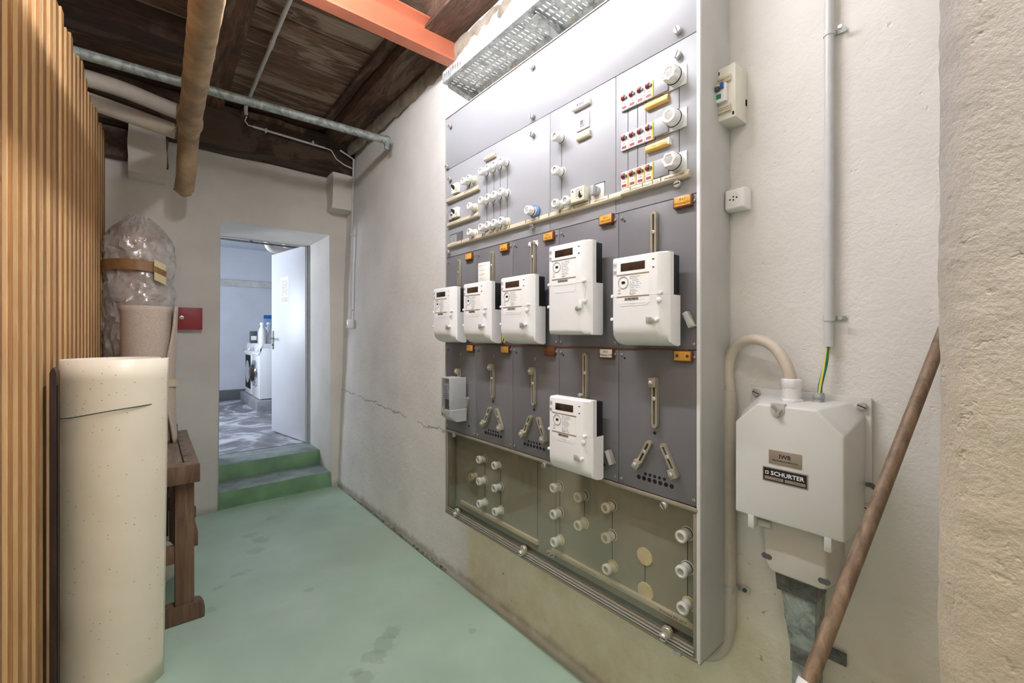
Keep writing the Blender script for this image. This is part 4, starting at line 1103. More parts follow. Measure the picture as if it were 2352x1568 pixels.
mk('film_cover', B().lathe([(0.030, 0.004), (0.031, 0.03), (0.026, 0.046), (0.010, 0.047)], (0, 0, 0), 'z', 14, wob=lambda a, h: 1 + 0.12 * math.sin(4 * a)), clear('film_cover', (0.9, 0.88, 0.8, 1), 0.4, 0.2, 0.15, S(200, 190, 160)), cf, smooth=60)
for y in (0.705, 0.592): cb('blank_disc', 0, 0.001, 0, 0.001, 0, 0.001, M_beige).hide_render = False
for o in [o for o in cab.children if o.name.startswith('blank_disc')]:
    b = B(); b.lathe([(0.0285, 0), (0.0285, 0.003), (0.027, 0.004)], (0, 0, 0), 'z', 28)
    me = bpy.data.meshes.new('blank_disc'); b.bm.to_mesh(me); b.bm.free(); me.materials.append(plain('disc_cream', (226, 210, 172), 0.5))
    o.data = me
ds = sorted([o for o in cab.children if o.name.startswith('blank_disc')], key=lambda o: o.name)
ds[0].location = (1.170, 0.705, -0.048); ds[1].location = (1.173, 0.592, -0.048)
cut_ = cb('seam', 1.170, 1.172, 0.592, 0.705, -0.0485, -0.0475, M_slot)
sb = mk('label_strip', B().box(0.078, 0.664, 0.556, 0.574, -0.048, -0.036, 0.001), M_beige, cab)
sc_ = mk('label_strip', B().box(0.745, 1.348, 0.556, 0.574, -0.048, -0.036, 0.001), M_beige, cab)
text('handwriting', 'Wohnung DG  HCT', 0.011, M_pencil, sc_, (1.275, 0.565, -0.0357), shear=0.2)
for x0, x1 in ((0.77, 0.82), (0.90, 0.98), (1.04, 1.11)): scrib(sc_, x0, x1, 0.565, 0.005, -0.0357)
scrib(sb, 0.14, 0.19, 0.565, 0.005, -0.0357)
for x, y in ((0.095, 0.922), (0.757, 0.921), (1.275, 0.918)): screw_again(S0, x, y, 0.002, 2.2)
for x in (0.112, 0.620, 1.272):
    k_ = mk('thumb_clamp', B().prism([(-0.014, -0.012), (0.014, -0.012), (0.017, 0.008), (0.008, 0.018), (-0.012, 0.014)], 0.0, 0.016, 0.002, 1), M_nickel, cab, (x + 0.012, Z0 + 0.045, 0.003))
    mk('clamp_bolt', B().lathe([(0.012, 0.0), (0.012, 0.018), (0.009, 0.022)], (-0.004, -0.012, 0.006), 'z', 14), M_steel, k_)
    mk('bolt_slot', B().box(-0.0145, 0.0065, -0.0132, -0.0108, 0.0275, 0.0284), M_slot, k_)
for x in (0.735, 0.755): screw_again(S0, x, 0.553, -0.048, 0.5)
cb('catch', 1.300, 1.325, Z0 - 0.012, Z0 + 0.001, -0.03, 0.006, M_steel, None, 0.002)

# ------------------------------------------------------------------ electricity meters
def clipn(sec, n): return [(y, min(z, n)) for y, z in sec]
def meter(x, ytop, tall, label, first=None):
    t = empty('electricity_meter', (XP, YL - x, ytop), wall=True)
    tag(t, label, 'meter', 'white electricity meters on the cabinet')
    W, N = 0.181, 0.105
    hs, H = (0.141, 0.316) if tall else (0.121, 0.268)
    xs = ((0.0, N - 0.008), (0.004, N - 0.001), (0.008, N), (0.150, N), (0.158, N - 0.003), (0.177, 0.084), (W, 0.078))
    up = [(-hs, 0.060), (-hs, N), (-0.010, N), (-0.004, N - 0.002), (0.0, N - 0.010), (0.0, 0.060)]
    mk('upper_cover', B().loft([[(xx, yy, zz) for yy, zz in clipn(up, n)] for xx, n in xs]), M_white, t, smooth=30)
    mk('rear_housing', B().box(0.006, W - 0.001, -hs - 0.02, -0.006, 0.026, 0.0605, 0.003), M_black, t)
    lo = [(-hs - 0.0006, 0.026), (-hs - 0.0006, N)]
    if tall: lo += [(-H + 0.020, N)] + [(-H + 0.020 - 0.018 * math.sin(a), N - 0.02 + 0.02 * math.cos(a)) for a in (0.4, 0.8, 1.2, PI / 2)] + [(-H, 0.032), (-H + 0.004, 0.026)]
    else: lo += [(-H + 0.062, N)] + [(-H + 0.062 - 0.060 * math.sin(a), 0.045 + (N - 0.045) * math.cos(a)) for a in (0.25, 0.5, 0.75, 1.0, 1.25, 1.45)] + [(-H, 0.036), (-H + 0.004, 0.026)]
    mk('terminal_cover', B().loft([[(xx + (0.001 if xx > 0.17 else 0), yy, zz) for yy, zz in clipn(lo, n)] for xx, n in xs]), M_white, t, smooth=30)
    d = mk('display', B().box(0.033, 0.117, -0.0445, -0.0205, N - 0.002, N + 0.0006, 0.0005), M_lcd, t)
    fl = mk('rating_plate', B().box(0.019, 0.131, -0.142, -0.054, N - 0.002, N + 0.0006), M_white2, t)
    mk('groove', B().box(0.019, 0.131, -0.0575, -0.054, N + 0.0002, N + 0.0012), M_groove, fl)
    mk('groove', B().box(0.019, 0.131, -0.1235, -0.1195, N + 0.0002, N + 0.0012), M_groove, fl)
    pr = mk('optical_port', B().ring([(0.0185 * math.cos(a * PI / 12), 0.0185 * math.sin(a * PI / 12)) for a in range(24)], [(0.0165 * math.cos(a * PI / 12), 0.0165 * math.sin(a * PI / 12)) for a in range(24)], 0, 0.0018), M_grey, t, (0.043, -0.0785, N + 0.0004))
    mk('port_eye', B().prism(stadium(0.013, 0.008), 0.0, 0.0012), M_black, pr)
    b = B()
    for k in range(7): marks(b, 0.066, random.uniform(0.092, 0.105), -0.0635 - k * 0.0055, 0.0022, N + 0.0007, 0)
    for k in range(4): marks(b, 0.066, random.uniform(0.085, 0.10), -0.1025 - k * 0.004, 0.002, N + 0.0007, 0)
    mk('fine_print', b, M_ink, fl, smooth=0)
    text('mark_ce', 'CE', 0.0075, M_ink_b, fl, (0.028, -0.1015, N + 0.0007)); text('mark_ch', 'CH', 0.0075, M_ink_b, fl, (0.028, -0.111, N + 0.0007))
    text('utility_mark', 'IWB', 0.0085, M_grey, fl, (0.073, -0.1155, N + 0.0007))
    b = B(); x0 = 0.048
    while x0 < 0.094:
        w = random.choice((0.0007, 0.0011, 0.0016)); b.box(x0, x0 + w, -0.1335, -0.1255, N + 0.0007, N + 0.0010); x0 += w + random.choice((0.0007, 0.001))
    mk('barcode', b, M_ink_b, fl, smooth=0)
    for yy in (-0.024, -0.047):
        mk('button', B().ring([(0.006, yy - 0.007), (0.018, yy - 0.007), (0.018, yy + 0.007), (0.006, yy + 0.007)], [(0.0072, yy - 0.0058), (0.0168, yy - 0.0058), (0.0168, yy + 0.0058), (0.0072, yy + 0.0058)], N - 0.001, N + 0.0006), M_grey, t)
        mk('button_icon', B().ring([(0.012 + 0.0035 * math.cos(a), yy + 0.0035 * math.sin(a)) for a in [k * PI / 6 for k in range(12)]], [(0.012 + 0.0022 * math.cos(a), yy + 0.0022 * math.sin(a)) for a in [k * PI / 6 for k in range(12)]], N - 0.001, N + 0.0007), M_ink, t)
        mk('indicator_lamp', B().box(0.141, 0.1475, yy + 0.002, yy + 0.005, N - 0.001, N + 0.0007), M_black, t)
    ey = -hs - 0.002
    if not tall:
        text('embossed_name', 'Networked Energy Services', 0.0075, M_white, t, (0.075, -hs - 0.011, N + 0.0004), depth=0.0006)
        text('embossed_name', 'NES', 0.0075, M_white, t, (0.075, -hs - 0.0205, N + 0.0004), depth=0.0006)
    o1 = [(0.025, ey), (0.130, ey), (0.130, ey - 0.018), (0.122, ey - 0.026), (0.034, ey - 0.026), (0.025, ey - 0.018)]
    i1 = [(0.0258, ey - 0.0008), (0.1292, ey - 0.0008), (0.1292, ey - 0.0176), (0.1216, ey - 0.0252), (0.0344, ey - 0.0252), (0.0258, ey - 0.0176)]
    mk('name_field', B().ring(o1, i1, N - 0.001, N + 0.0008), M_white, t)
    def lug(xx, yy, zz, slot_left=True):
        l_ = mk('seal_lug', B().lathe([(0.0055, -0.004), (0.0055, 0.007), (0.004, 0.009)], (0, 0, 0), 'z', 12), M_white, t, (xx, yy, zz))
        mk('lug_slot', B().box(-0.017 if slot_left else 0.003, -0.004 if slot_left else 0.012, -0.002, 0.002, -0.0005, 0.0022), M_groove, l_)
    lug(0.163, -hs + 0.004, 0.098); lug(0.002, -hs + 0.004, 0.099, False)
    lug(0.000, -H + (0.10 if tall else 0.080), 0.099, False)
    if tall:
        s_ = mk('seal_tag', B().box(-0.004, 0.010, -0.020, 0.006, 0.0, 0.006, 0.002), M_white, t, (0.150, -0.208, N - 0.001))
        mk('seal_disc', B().lathe([(0.008, 0.004), (0.008, 0.009), (0.006, 0.010)], (-0.008, -0.020, 0), 'z', 16), M_steel, s_)
        mk('seal_wire', B().tube([(0.016, 0.062, 0), (0.024, 0.04, 0.002), (0.022, 0.02, 0.002), (0.02, 0.012, 0.0)], 0.0008, 5), M_steel, s_)
        mk('seal_button', B().lathe([(0.008, 0), (0.008, 0.005), (0.006, 0.006)], (0.018, 0.006, -0.006), 'z', 14), M_white, s_)
    else:
        s_ = mk('seal_tag', B().box(-0.014, 0.002, -0.009, 0.009, 0.0, 0.002, 0.0005), M_grey, t, (0.135, -0.193, N))
        mk('seal_disc', B().lathe([(0.0085, 0.002), (0.0085, 0.006), (0.006, 0.007)], (0.005, 0, 0), 'z', 16), M_steel, s_)
        mk('seal_lug', B().lathe([(0.006, 0.0), (0.006, 0.010), (0.004, 0.012)], (0.021, 0.001, -0.004), 'z', 12), M_white, s_)
        mk('seal_button', B().lathe([(0.0075, 0), (0.0075, 0.005), (0.006, 0.006)], (0.026, 0.056, -0.004), 'z', 14), M_white, s_)
    hk = mk('hanger', B().box(0.078, 0.098, -0.004, 0.012, 0.028, 0.034, 0.001), M_nickel, t)
    mk('hanger_screw', B().lathe([(0.008, 0.03), (0.008, 0.042), (0.005, 0.044)], (0.088, 0.004, 0), 'z', 12), M_steel, hk)
    return t
for x, yt, tall, lab in (
    (0.049, 1.663, False, 'white electricity meter farthest left in the upper meter row'),
    (0.322, 1.663, False, 'white electricity meter with a paper slip tucked behind its top'),
    (0.597, 1.663, False, 'white electricity meter below the frayed white tape, left of the tall meter'),
    (0.875, 1.747, True, 'tallest electricity meter, with a flat square lower cover'),
    (1.154, 1.667, False, 'white electricity meter farthest right, under a long slotted rail'),
    (0.877, 1.214, False, 'lone white electricity meter in the lower row, overlapping the glazed cover')):
    meter(x, yt, tall, lab)
nt = empty('paper_slip', (XP - 0.004, YL - 0.345, 1.60), wall=True); tag(nt, 'small creased paper slip tucked behind the second meter', 'paper slip')
mk('slip', B().grid(6, 8, lambda u, v: (-0.045 + 0.095 * u, 0.17 * v, 0.002 + 0.004 * math.sin(u * 5) * v)), M_paper, nt, smooth=60)
b = B()
for k in range(5): scribble(b, -0.03, random.uniform(0.01, 0.03), 0.155 - k * 0.02, 0.005, 0.0075)
mk('faint_writing', b, M_ink, nt, smooth=0)
tpz = tag(mk('torn_tape', B().grid(12, 4, lambda u, v: (0.655 + 0.055 * u, 1.795 + 0.020 * v + 0.006 * math.sin(u * 17) * (1 - v), 0.002 + 0.003 * math.sin(u * 9 + v * 4))), M_paper), 'shred of white tape on a slotted rail top', 'tape')
tpz.matrix_world = Matrix.Translation((XP, YL, 0)) @ WALLM

# old small meter with a glazed front
t = empty('small_meter', (XP, YL - 0.125, 1.012), wall=True); tag(t, 'small grey modular meter with a clear front at the lower left', 'meter')
mk('meter_base', B().box(0.001, 0.079, 0.062, 0.207, 0.012, 0.070, 0.003), M_grey, t)
sh = mk('meter_side', B().box(0.0752, 0.0825, 0.055, 0.2135, 0.012, 0.105, 0.002), M_grey, t)
mk('meter_top', B().box(0.0, 0.075, 0.2082, 0.214, 0.03, 0.104, 0.002), M_grey, t)
mk('terminal_cover', B().prism([(0.012, 0.0), (0.068, 0.0), (0.104, 0.026), (0.104, 0.060), (0.012, 0.060)], -0.001, 0.088, 0.002, 1, f=lambda u, v, w: (w, v, u)), M_grey, t)
mk('seal_slot', B().box(0.006, 0.045, 0.030, 0.043, 0.1035, 0.1045), M_groove, t)
mk('clear_front', B().box(0.0, 0.075, 0.060, 0.208, 0.098, 0.103, 0.001), M_glass2, t)
mk('clear_side', B().box(0.0, 0.003, 0.060, 0.208, 0.07, 0.098), M_glass2, t)
dp = mk('dial_plate', B().box(0.005, 0.0745, 0.108, 0.184, 0.07, 0.094, 0.002), M_white, t)
b = B()
for k in range(7): marks(b, 0.012, 0.066, 0.170 - k * 0.009, 0.004, 0.0942, 0)
mk('fine_print', b, M_ink_b, dp, smooth=0)
rg = mk('register', B().box(0.005, 0.0745, 0.062, 0.106, 0.07, 0.086, 0.002), M_dgrey, t)
for i in range(4):
    for j in range(2): mk('digit_wheel', B().box(0.017 + i * 0.014, 0.027 + i * 0.014, 0.068 + j * 0.018, 0.082 + j * 0.018, 0.086, 0.0885, 0.001), M_redlab if (i + j) % 2 else M_black, rg)
mk('type_badge', B().box(0.030, 0.058, 0.186, 0.204, 0.07, 0.088), M_white, t)
mk('seal_wire', B().tube([(0.034, 0.074, 0.104), (0.026, 0.066, 0.110), (0.024, 0.052, 0.110), (0.030, 0.040, 0.106), (0.022, 0.022, 0.104)], 0.0025, 6), M_steel, t)

# ------------------------------------------------------------------ cable tray over the cabinet
tr = empty('cable_tray', (1.36, 1.955, 2.727)); tag(tr, 'perforated galvanised cable tray running above the meter cabinet', 'cable tray')
XO, XI, YT = 1.158 - 1.36, 0.0, -1.75
def slots(n, pitch, s):
    out = [0]
    for k in range(n): out += [0.012 + k * pitch, 0.012 + k * pitch + s]
    out.append(out[-1] + 0.012); return out
ys = slots(80, 0.0212, 0.0062); xs_ = [0.0, 0.026, 0.050, 0.064, 0.088, 0.102, 0.126, 0.140, 0.164, 0.202]
mk('tray_bottom', B().plate(xs_, ys, lambda i, j: not (i % 2 == 1 and j % 2 == 1), lambda x, y, z: (XO + x, -y, z), 0.0016), M_galv, tr, smooth=0)
zs = [0.0, 0.016, 0.042, 0.055]
sd = mk('tray_side', B().plate(ys, zs, lambda i, j: not (i % 2 == 1 and j == 1), lambda x, y, z: (XO - 0.0016 + z, -x, y), 0.0016), M_galv, tr, smooth=0)
mk('tray_side', B().plate(ys, zs, lambda i, j: not (i % 2 == 1 and j == 1), lambda x, y, z: (XI + z, -x, y), 0.0016), M_galv, tr, smooth=0)
mk('side_lip', B().box(XO - 0.002, XO + 0.010, -ys[-1], 0, 0.055, 0.0585, 0.001), M_galv, tr)
for yy in (-0.02, -0.66, -1.30):
    br = mk('bracket', B().loft([[(XO + 0.03, yy - 0.018, -0.004), (XO + 0.03, yy - 0.018, -0.012), (0.02, yy - 0.018, -0.050), (0.02, yy - 0.018, -0.004)], [(XO + 0.03, yy + 0.018, -0.004), (XO + 0.03, yy + 0.018, -0.012), (0.02, yy + 0.018, -0.050), (0.02, yy + 0.018, -0.004)]]), M_galv, tr)
    for k in range(3): mk('bracket_bolt', B().box(XO + 0.06 + k * 0.04, XO + 0.072 + k * 0.04, yy - 0.010, yy + 0.006, 0.0, 0.010, 0.002), M_steel, br)
ORD = ('first', 'second', 'third', 'fourth', 'fifth', 'sixth', 'seventh', 'eighth', 'ninth', 'tenth', 'eleventh', 'twelfth')
for k, yy in enumerate((1.885, 1.835, 1.765, 1.690, 1.600, 1.545, 1.470, 1.375, 1.310, 1.215, 1.120, 0.990)):
    rad, m, look = ((0.006, M_cablew, 'thin white'), (0.008, M_cable, 'beige'), (0.011, M_pvc, 'thick grey'), (0.009, M_cablew, 'white'))[(k * 3 + k // 4) % 4]
    o = mk('supply_cable', B().tube(elbow([(1.352, yy, 2.45), (1.352, yy + 0.004, 2.66), (1.340, yy + 0.004, 2.728 + rad + 0.006), (1.20, yy + 0.002, 2.728 + rad + 0.004)], 0.02, 3), rad, 8), m)
    tag(o, '%s supply cable between tray and cabinet top, %s from the left end' % (look, ORD[k]), 'cable', 'cables between tray and cabinet')

# ------------------------------------------------------------------ right-hand wall
def wthing(name, y, z, label, cat): 
    o = empty(name, (XW, y, z), wall=True); return tag(o, label, cat)
t = wthing('breaker_box', 0.618, 2.07, 'small cream breaker box with a blue switch beside the cabinet', 'breaker box')
mk('box_shell', B().box(0, 0.057, 0, 0.157, 0, 0.077, 0.002), plain('breaker_cream', (226, 224, 210), 0.45, var=0.02), t)
bk = mk('breaker', B().box(0.004, 0.036, 0.050, 0.104, 0.077, 0.092, 0.002), M_white, t)
mk('switch_lever', B().box(0.006, 0.020, 0.082, 0.094, 0.092, 0.104, 0.002), M_dgrey, bk); mk('test_button', B().box(0.021, 0.031, 0.086, 0.104, 0.092, 0.100, 0.002), M_dblue, bk)
mk('green_print', B().box(0.008, 0.022, 0.060, 0.074, 0.0921, 0.0925), M_green, bk)
for y0, nm in ((0.108, 'Wohnung 1.OG'), (0.020, '')):
    hd = mk('label_strip', B().box(0.002, 0.046, y0, y0 + 0.018, 0.077, 0.085, 0.001), M_beige, t)
    if nm: text('handwriting', nm, 0.0078, M_pencil, hd, (0.024, y0 + 0.009, 0.0853), shear=0.2, sx=0.75)
    else:
        b = B(); scribble(b, 0.006, 0.042, y0 + 0.012, 0.003, 0.0853); scribble(b, 0.006, 0.042, y0 + 0.006, 0.003, 0.0853); mk('faint_writing', b, M_ink, hd, smooth=0)
for x, y in ((0.006, 0.138), (0.048, 0.006)): mk('cover_notch', B().box(x, x + 0.005, y, y + 0.010, 0.0768, 0.0775), M_slot, t)
mk('cable_entry', B().box(0.055, 0.060, 0.052, 0.070, 0.003, 0.009, 0.001), M_slot, t)

t = wthing('wall_socket', 0.610, 1.806, 'white surface-mounted wall socket beside the cabinet', 'socket')
b = B(); b.loft([[(x, y, z) for x, y in stq] for stq, z in (([(0, 0), (0.064, 0), (0.064, 0.066), (0, 0.066)], 0.0), ([(0, 0), (0.064, 0), (0.064, 0.066), (0, 0.066)], 0.028), ([(0.004, 0.004), (0.060, 0.004), (0.060, 0.062), (0.004, 0.062)], 0.046))])
b._bev(set(b.bm.verts), 0.006, 3); mk('socket_body', b, M_porc, t, smooth=50)
ins = mk('socket_face', B().lathe([(0.020, 0.0455), (0.019, 0.0468), (0.010, 0.0472)], (0.030, 0.033, 0), 'z', 24), M_porc, t)
for dx, dy in ((-0.0095, -0.002), (0.0095, 0.002), (0, 0.005), (0, -0.004)): mk('pin_hole', B().lathe([(0.0024, 0.0470), (0.0024, 0.0477)], (0.030 + dx, 0.033 + dy, 0), 'z', 10), M_slot, ins)

t = wthing('wall_conduit', 0.350, 1.40, 'straight grey conduit pipe running up the right wall', 'conduit')
mk('conduit_run', B().tube([(0, 0, 0.013), (0, 1.78, 0.013)], 0.0105, 20), M_pvc, t)
for y in (0.075, 0.825):
    c = mk('clip', B().ring([(0.0128 * math.cos(a * PI / 10), 0.0128 * math.sin(a * PI / 10)) for a in range(20)], [(0.0106 * math.cos(a * PI / 10), 0.0106 * math.sin(a * PI / 10)) for a in range(20)], -0.007, 0.007), M_pvc, t, (0, y, 0.013), rot=(PI / 2, 0, 0))
    mk('clip_foot', B().box(0.012, 0.034, -0.013, -0.011, -0.006, 0.006), M_galv_dull, c)
    mk('clip_screw', B().lathe([(0.005, -0.011), (0.005, -0.003), (0.003, -0.002)], (0.026, 0, 0), 'y', 10), M_steel, c)
    for q in c.children:
        for v in q.data.vertices: v.co.y = -v.co.y if q.name.startswith('clip_screw') else v.co.y
tag(mk('earth_wire', B().tube([(1.375, 0.349, 1.43), (1.373, 0.351, 1.39), (1.366, 0.358, 1.34), (1.352, 0.363, 1.30), (1.345, 0.364, 1.262)], 0.0052, 12), M_earth), 'green and yellow earth wire between conduit and grey connection box', 'wire')

# house connection box
jb = empty('connection_box', (XW, 0.532, 0.80), wall=True); tag(jb, 'large pale grey house connection box with two name plates', 'connection box')
def oct_(x0, x1, y0, y1, c): return [(x0, y0), (x1, y0), (x1, y1 - c), (x1 - c, y1), (x0 + c, y1), (x0, y1 - c)]
mk('back_plate', B().box(-0.01, 0.270, 0.165, 0.475, 0.0, 0.012, 0.003), M_box, jb)
bd = B(); secs = []
for z, g, c in ((0.010, 0.012, 0.030), (0.070, 0.008, 0.040), (0.120, 0.002, 0.054), (0.146, 0.0, 0.056)):
    secs.append([(x, y, z) for x, y in oct_(-g, 0.246 + g, 0.145 + (0.01 if z < 0.1 else 0), 0.448 + g, c)])
bd.loft(secs); bd._bev({v for v in bd.bm.verts}, 0.005, 3)
cv = mk('cover', bd, M_box, jb, smooth=40)
nk = mk('latch_recess', B().prism([(0.016 * math.cos(a), 0.016 * math.sin(a)) for a in [PI + k * PI / 10 for k in range(11)]] + [(0.016, 0.020), (-0.016, 0.020)], 0.132, 0.1478), plain('box_shadow', (196, 196, 192), 0.5), cv, (0.105, 0.434, 0))
mk('latch_plate', B().box(-0.014, 0.010, -0.004, 0.008, 0.148, 0.152, 0.001), M_steel, cv, (0.105, 0.440, 0), rot=(0, 0, -0.6))
mk('latch_bolt', B().tube([(0.110, 0.424, 0.120), (0.106, 0.428, 0.156)], 0.006, 12), M_steel, cv)
for x in (0.032, 0.205): mk('hinge_tab', B().box(x, x + 0.016, 0.112, 0.150, 0.100, 0.146, 0.003), M_box, cv)
p1 = mk('utility_plate', B().box(0.085, 0.160, 0.297, 0.333, 0.1455, 0.1475, 0.0004), M_plate, cv)
text('lettering', 'IWB', 0.0145, M_ink_b, p1, (0.1225, 0.319, 0.1477), bold=True); text('lettering', 'INDUSTRIELLE WERKE BASEL', 0.0046, M_ink_b, p1, (0.1225, 0.3075, 0.1477))
p2 = mk('maker_plate', B().box(0.070, 0.173, 0.250, 0.287, 0.1455, 0.1472, 0.0004), M_plate, cv)
mk('plate_field', B().box(0.0725, 0.1705, 0.2525, 0.2845, 0.1470, 0.1476), M_ink_b, p2)
text('lettering', 'SCHURTER', 0.0150, M_white2, p2, (0.1275, 0.2725, 0.1478), bold=True, sx=1.02)
mk('maker_emblem', B().ring([(0.077, 0.2685), (0.0845, 0.2685), (0.0845, 0.2765), (0.077, 0.2765)], [(0.0785, 0.270), (0.083, 0.270), (0.083, 0.275), (0.0785, 0.275)], 0.1476, 0.1479), M_white2, p2)
for x0, x1 in ((0.0755, 0.119), (0.1225, 0.168)): mk('plate_slot', B().box(x0, x1, 0.2555, 0.2630, 0.1476, 0.1479), M_plate, p2)
b = B(); marks(b, 0.10, 0.117, 0.259, 0.003, 0.1480, 0); marks(b, 0.135, 0.16, 0.259, 0.003, 0.1480, 0); mk('fine_print', b, M_ink, p2, smooth=0)
for x, y in ((0.004, 0.462), (0.252, 0.452), (0.262, 0.20)):
    s_ = mk('fixing_screw', B().lathe([(0.011, 0.012), (0.011, 0.018), (0.008, 0.021)], (0, 0, 0), 'z', 16), M_steel, jb, (x, y, 0)); mk('screw_slot', B().box(-0.009, 0.009, -0.0012, 0.0012, 0.0203, 0.0214), M_slot, s_, rot=(0, 0, -0.4))
mk('spring', B().tube([(0.262, 0.26, 0.02), (0.272, 0.262, 0.025), (0.28, 0.258, 0.03)], 0.006, 8), M_galv_dark, jb)
lo = B(); secs = []
for z, g in ((0.004, 0.010), (0.05, 0.006), (0.100, 0.0), (0.108, -0.003)):
    secs.append([(0.052 - g, 0.150, z), (0.200 + g, 0.150, z), (0.204 + g, 0.004, z), (0.190 + g, -0.002 - g * .3, z), (0.072 - g, -0.002 - g * .3, z), (0.060 - g, 0.02, z)])
lo.loft(secs); lo._bev(set(lo.bm.verts), 0.004, 2)
lb_ = mk('terminal_cover', lo, M_boxlo, jb, smooth=40)
for x, y in ((0.066, 0.034), (0.196, 0.022)): mk('finger_recess', B().prism(stadium(0.026, 0.014), 0.1045, 0.1087), M_ink, lb_, (x, y, 0))
mk('hinge_pin', B().tube([(0.048, 0.122, 0.112), (0.078, 0.122, 0.112)], 0.010, 12), M_boxlo, lb_)
mk('wing_screw', B().prism([(0, 0), (0.030, -0.010), (0.034, 0.014), (0.022, 0.030), (0.018, 0.004)], 0.02, 0.03, 0.002, 1), M_galv_dark, lb_, (0.205, 0.006, 0))
nut = [(math.cos(a * PI / 3), math.sin(a * PI / 3)) for a in range(6)]
yf = lambda u, v, w: (u, w, v)
g1 = mk('cable_gland', B().prism([(0.026 * x, 0.026 * y) for x, y in nut], 0.036, 0.062, 0.003, 1, f=yf).prism([(0.0275 * x, 0.0275 * y) for x, y in nut], -0.002, 0.010, 0.002, 1, f=yf).prism([(0.022 * math.cos(a * PI / 10), 0.022 * math.sin(a * PI / 10)) for a in range(20)], 0.006, 0.040, f=yf), M_white, jb, (0.113, 0.452, 0.070))
g2 = mk('cable_gland', B().prism([(0.0145 * x, 0.0145 * y) for x, y in nut], 0.010, 0.024, 0.002, 1, f=yf).prism([(0.0115 * math.cos(a * PI / 8), 0.0115 * math.sin(a * PI / 8)) for a in range(16)], -0.002, 0.026, f=yf).prism([(0.0150 * x, 0.0150 * y) for x, y in nut], 0.0, 0.006, 0.001, 1, f=yf), M_grey, jb, (0.168, 0.454, 0.045))

# feed cable and its conduit
def bez(P, n=8):
    P = [Vector(p) for p in P]; out = []
    for i in range(len(P) - 1):
        p0 = P[max(i - 1, 0)]; p1, p2 = P[i], P[i + 1]; p3 = P[min(i + 2, len(P) - 1)]
        for k in range(n):
            t = k / n
            out.append(0.5 * ((2 * p1) + (p2 - p0) * t + (2 * p0 - 5 * p1 + 4 * p2 - p3) * t * t + (3 * p1 - p0 - 3 * p2 + p3) * t ** 3))
    out.append(P[-1]); return out
W_ = lambda y, z, n: (XW - n, y, z)
tag(mk('feed_cable', B().tube(bez([W_(0.602, 1.20, 0.022), W_(0.602, 1.27, 0.022), W_(0.604, 1.335, 0.026), W_(0.578, 1.395, 0.036), W_(0.525, 1.418, 0.050), W_(0.470, 1.402, 0.062), W_(0.434, 1.355, 0.070), W_(0.419, 1.30, 0.070), W_(0.419, 1.26, 0.070)]), 0.0150, 16), M_cable, smooth=60),
    'thick beige feed cable looping over to the connection box', 'cable')
fc = empty('feed_conduit', (XW, 0.602, 1.26), wall=True); tag(fc, 'beige plastic conduit beside the cabinet, bending under its corner', 'conduit')
mk('upper_tube', B().tube([(0, 0, 0.022), (0, -0.10, 0.022)], 0.0205, 20), M_pvc_b, fc)
mk('main_tube', B().tube([(0, -0.095, 0.022), (0, -0.72, 0.022)], 0.0185, 20), M_pvc_b, fc)
mk('bend', B().tube(bez([(0, -0.70, 0.022), (-0.004, -0.755, 0.024), (-0.022, -0.805, 0.030), (-0.058, -0.835, 0.040), (-0.105, -0.835, 0.055)]), 0.0170, 18), M_pvc_b, fc, smooth=60)
mk('open_end', B().lathe([(0.0165, 0), (0.0168, 0.004)], (-0.108, -0.835, 0.055), 'x', 18), M_slot, fc)
c = mk('pipe_clip', B().ring([(0.0210 * math.cos(a * PI / 10), 0.0210 * math.sin(a * PI / 10)) for a in range(20)], [(0.0186 * math.cos(a * PI / 10), 0.0186 * math.sin(a * PI / 10)) for a in range(20)], -0.010, 0.010), M_steel, fc, (0, -0.60, 0.022), rot=(PI / 2, 0, 0))
mk('clip_foot', B().box(0.019, 0.052, -0.021, -0.017, -0.009, 0.009, 0.001), M_steel, c); mk('clip_screw', B().lathe([(0.006, 0.012), (0.006, 0.017), (0.004, 0.019)], (0.038, 0, 0), 'y', 10), M_galv_dark, c)
for ch in c.children:
    for v in ch.data.vertices: v.co.y = -0.019 if ch.name.startswith('clip_foot') and v.co.y < -0.019 else v.co.y
    if ch.name.startswith('clip_screw'):
        for v in ch.data.vertices: v.co.y = -v.co.y

# galvanised duct below the box
dt = empty('cable_duct', (XW, 0.41, 0.0), wall=True); tag(dt, 'tapered galvanised steel cable duct under the connection box', 'duct')
def duct(name, secs, mat):
    b = B(); b.loft([[(x0, y, 0.002), (x0, y, n), (x1, y, n), (x1, y, 0.002)] for y, x0, x1, n in secs]); b._bev(set(b.bm.verts), 0.003, 2)
    return mk(name, b, mat, dt, smooth=40)
duct('duct_collar', [(0.745, -0.040, 0.052, 0.086), (0.798, -0.044, 0.056, 0.088)], M_galv_dark)
duct('tapered_duct', [(0.560, -0.006, 0.044, 0.076), (0.752, -0.032, 0.050, 0.082)], M_galv_dull)
duct('duct_strap', [(0.566, -0.010, 0.048, 0.080), (0.612, -0.010, 0.048, 0.080)], M_galv_dark)
duct('lower_duct', [(0.0, -0.008, 0.044, 0.074), (0.562, -0.008, 0.044, 0.074)], M_galv_dull)
lg = mk('strap_lug', B().prism(stadium(0.052, 0.036), 0.002, 0.010, 0.001, 1), M_galv_dark, dt, (-0.028, 0.645, 0), rot=(0, 0, PI / 2)); mk('lug_hole', B().prism(stadium(0.012, 0.010), 0.010, 0.0106), M_slot, lg)
mk('strap_lug', B().box(0.046, 0.096, 0.575, 0.606, 0.002, 0.010, 0.001), M_galv_dark, dt)

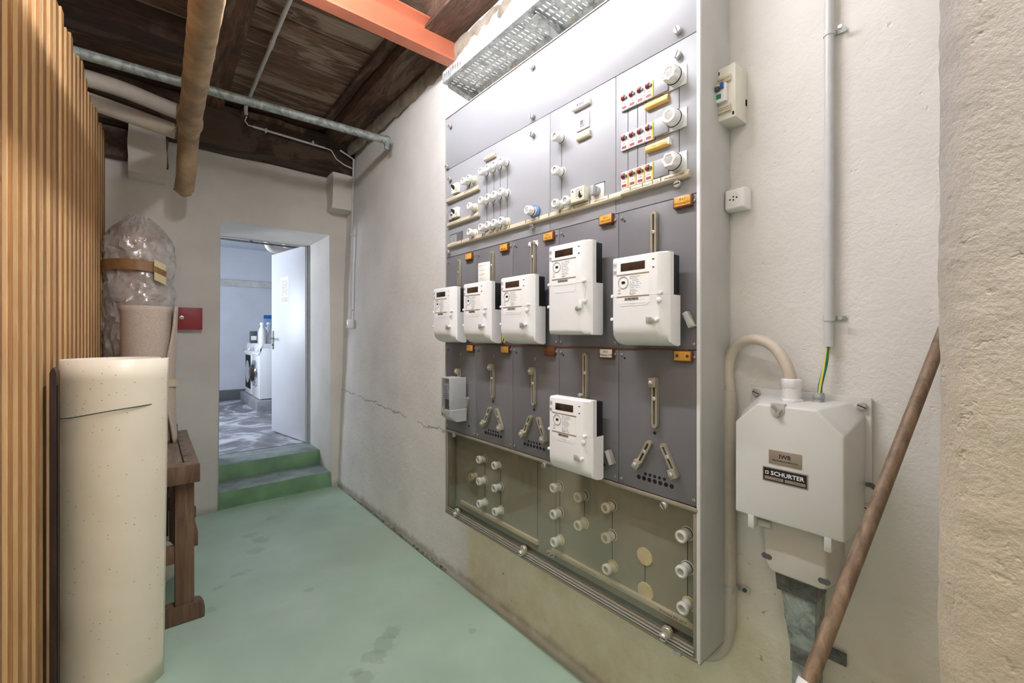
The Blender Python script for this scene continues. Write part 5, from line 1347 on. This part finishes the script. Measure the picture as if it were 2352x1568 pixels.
# broom leaning in the corner
P0_, P1_ = Vector((0.385, 0.405, 0.10)), Vector((1.330, 0.128, 1.445))
bro = empty('broom', (0.385, 0.405, 0.0)); tag(bro, 'wooden-handled broom leaning against the right wall, white sleeve low down', 'broom')
L_ = lambda p: p - Vector((0.385, 0.405, 0.0))
mk('handle', B().tube([L_(P0_.lerp(P1_, k / 20)) for k in range(21)], 0.0130, 18, lambda u: 0.0135 - 0.0018 * u), M_handle, bro, smooth=60)
a_ = 0.535
mk('sleeve', B().tube([L_(P0_.lerp(P1_, a_ - 0.16)), L_(P0_.lerp(P1_, a_ - 0.08)), L_(P0_.lerp(P1_, a_))], 0.0160, 18), M_sleeve, bro, smooth=60)
mk('sleeve_print', B().tube([L_(P0_.lerp(P1_, a_ - 0.10)), L_(P0_.lerp(P1_, a_ - 0.05))], 0.0162, 18), M_ink, bro)
mk('broom_head', B().box(-0.15, 0.15, -0.03, 0.03, 0.07, 0.115, 0.006), M_handle, bro)
tag(mk('bristles', B().box(-0.145, 0.145, -0.028, 0.028, 0.002, 0.072, 0.004), M_darkplank, bro), kind='stuff')

# ------------------------------------------------------------------ ceiling lamps (outside the frame, light the room)
def lamp(x, y, z, L, strength, col, label):
    t = empty('tube_lamp', (x, y, z)); tag(t, label, 'lamp')
    mk('housing', B().box(-0.06, 0.06, -L / 2 - 0.04, L / 2 + 0.04, 0.04, 0.10, 0.006), M_appl, t)
    mk('tube', B().tube([(0, -L / 2, 0), (0, L / 2, 0)], 0.018, 14), glow('tube_glow_%d' % round(y * 10), col, strength), t)
    for s_ in (-1, 1): mk('tube_holder', B().box(-0.02, 0.02, s_ * (L / 2 + 0.01) - 0.012, s_ * (L / 2 + 0.01) + 0.012, -0.022, 0.04, 0.003), M_white, t)
lamp(0.40, 1.40, 2.98, 1.35, TUBE_STRENGTH * 10, (250, 250, 255), 'fluorescent tube lamp on the ceiling above the cabinet')
lamp(0.10, -0.95, 3.08, 1.6, REAR_FILL_STRENGTH * 10, (252, 246, 238), 'unseen fill tube lamp added on the ceiling behind the viewer')
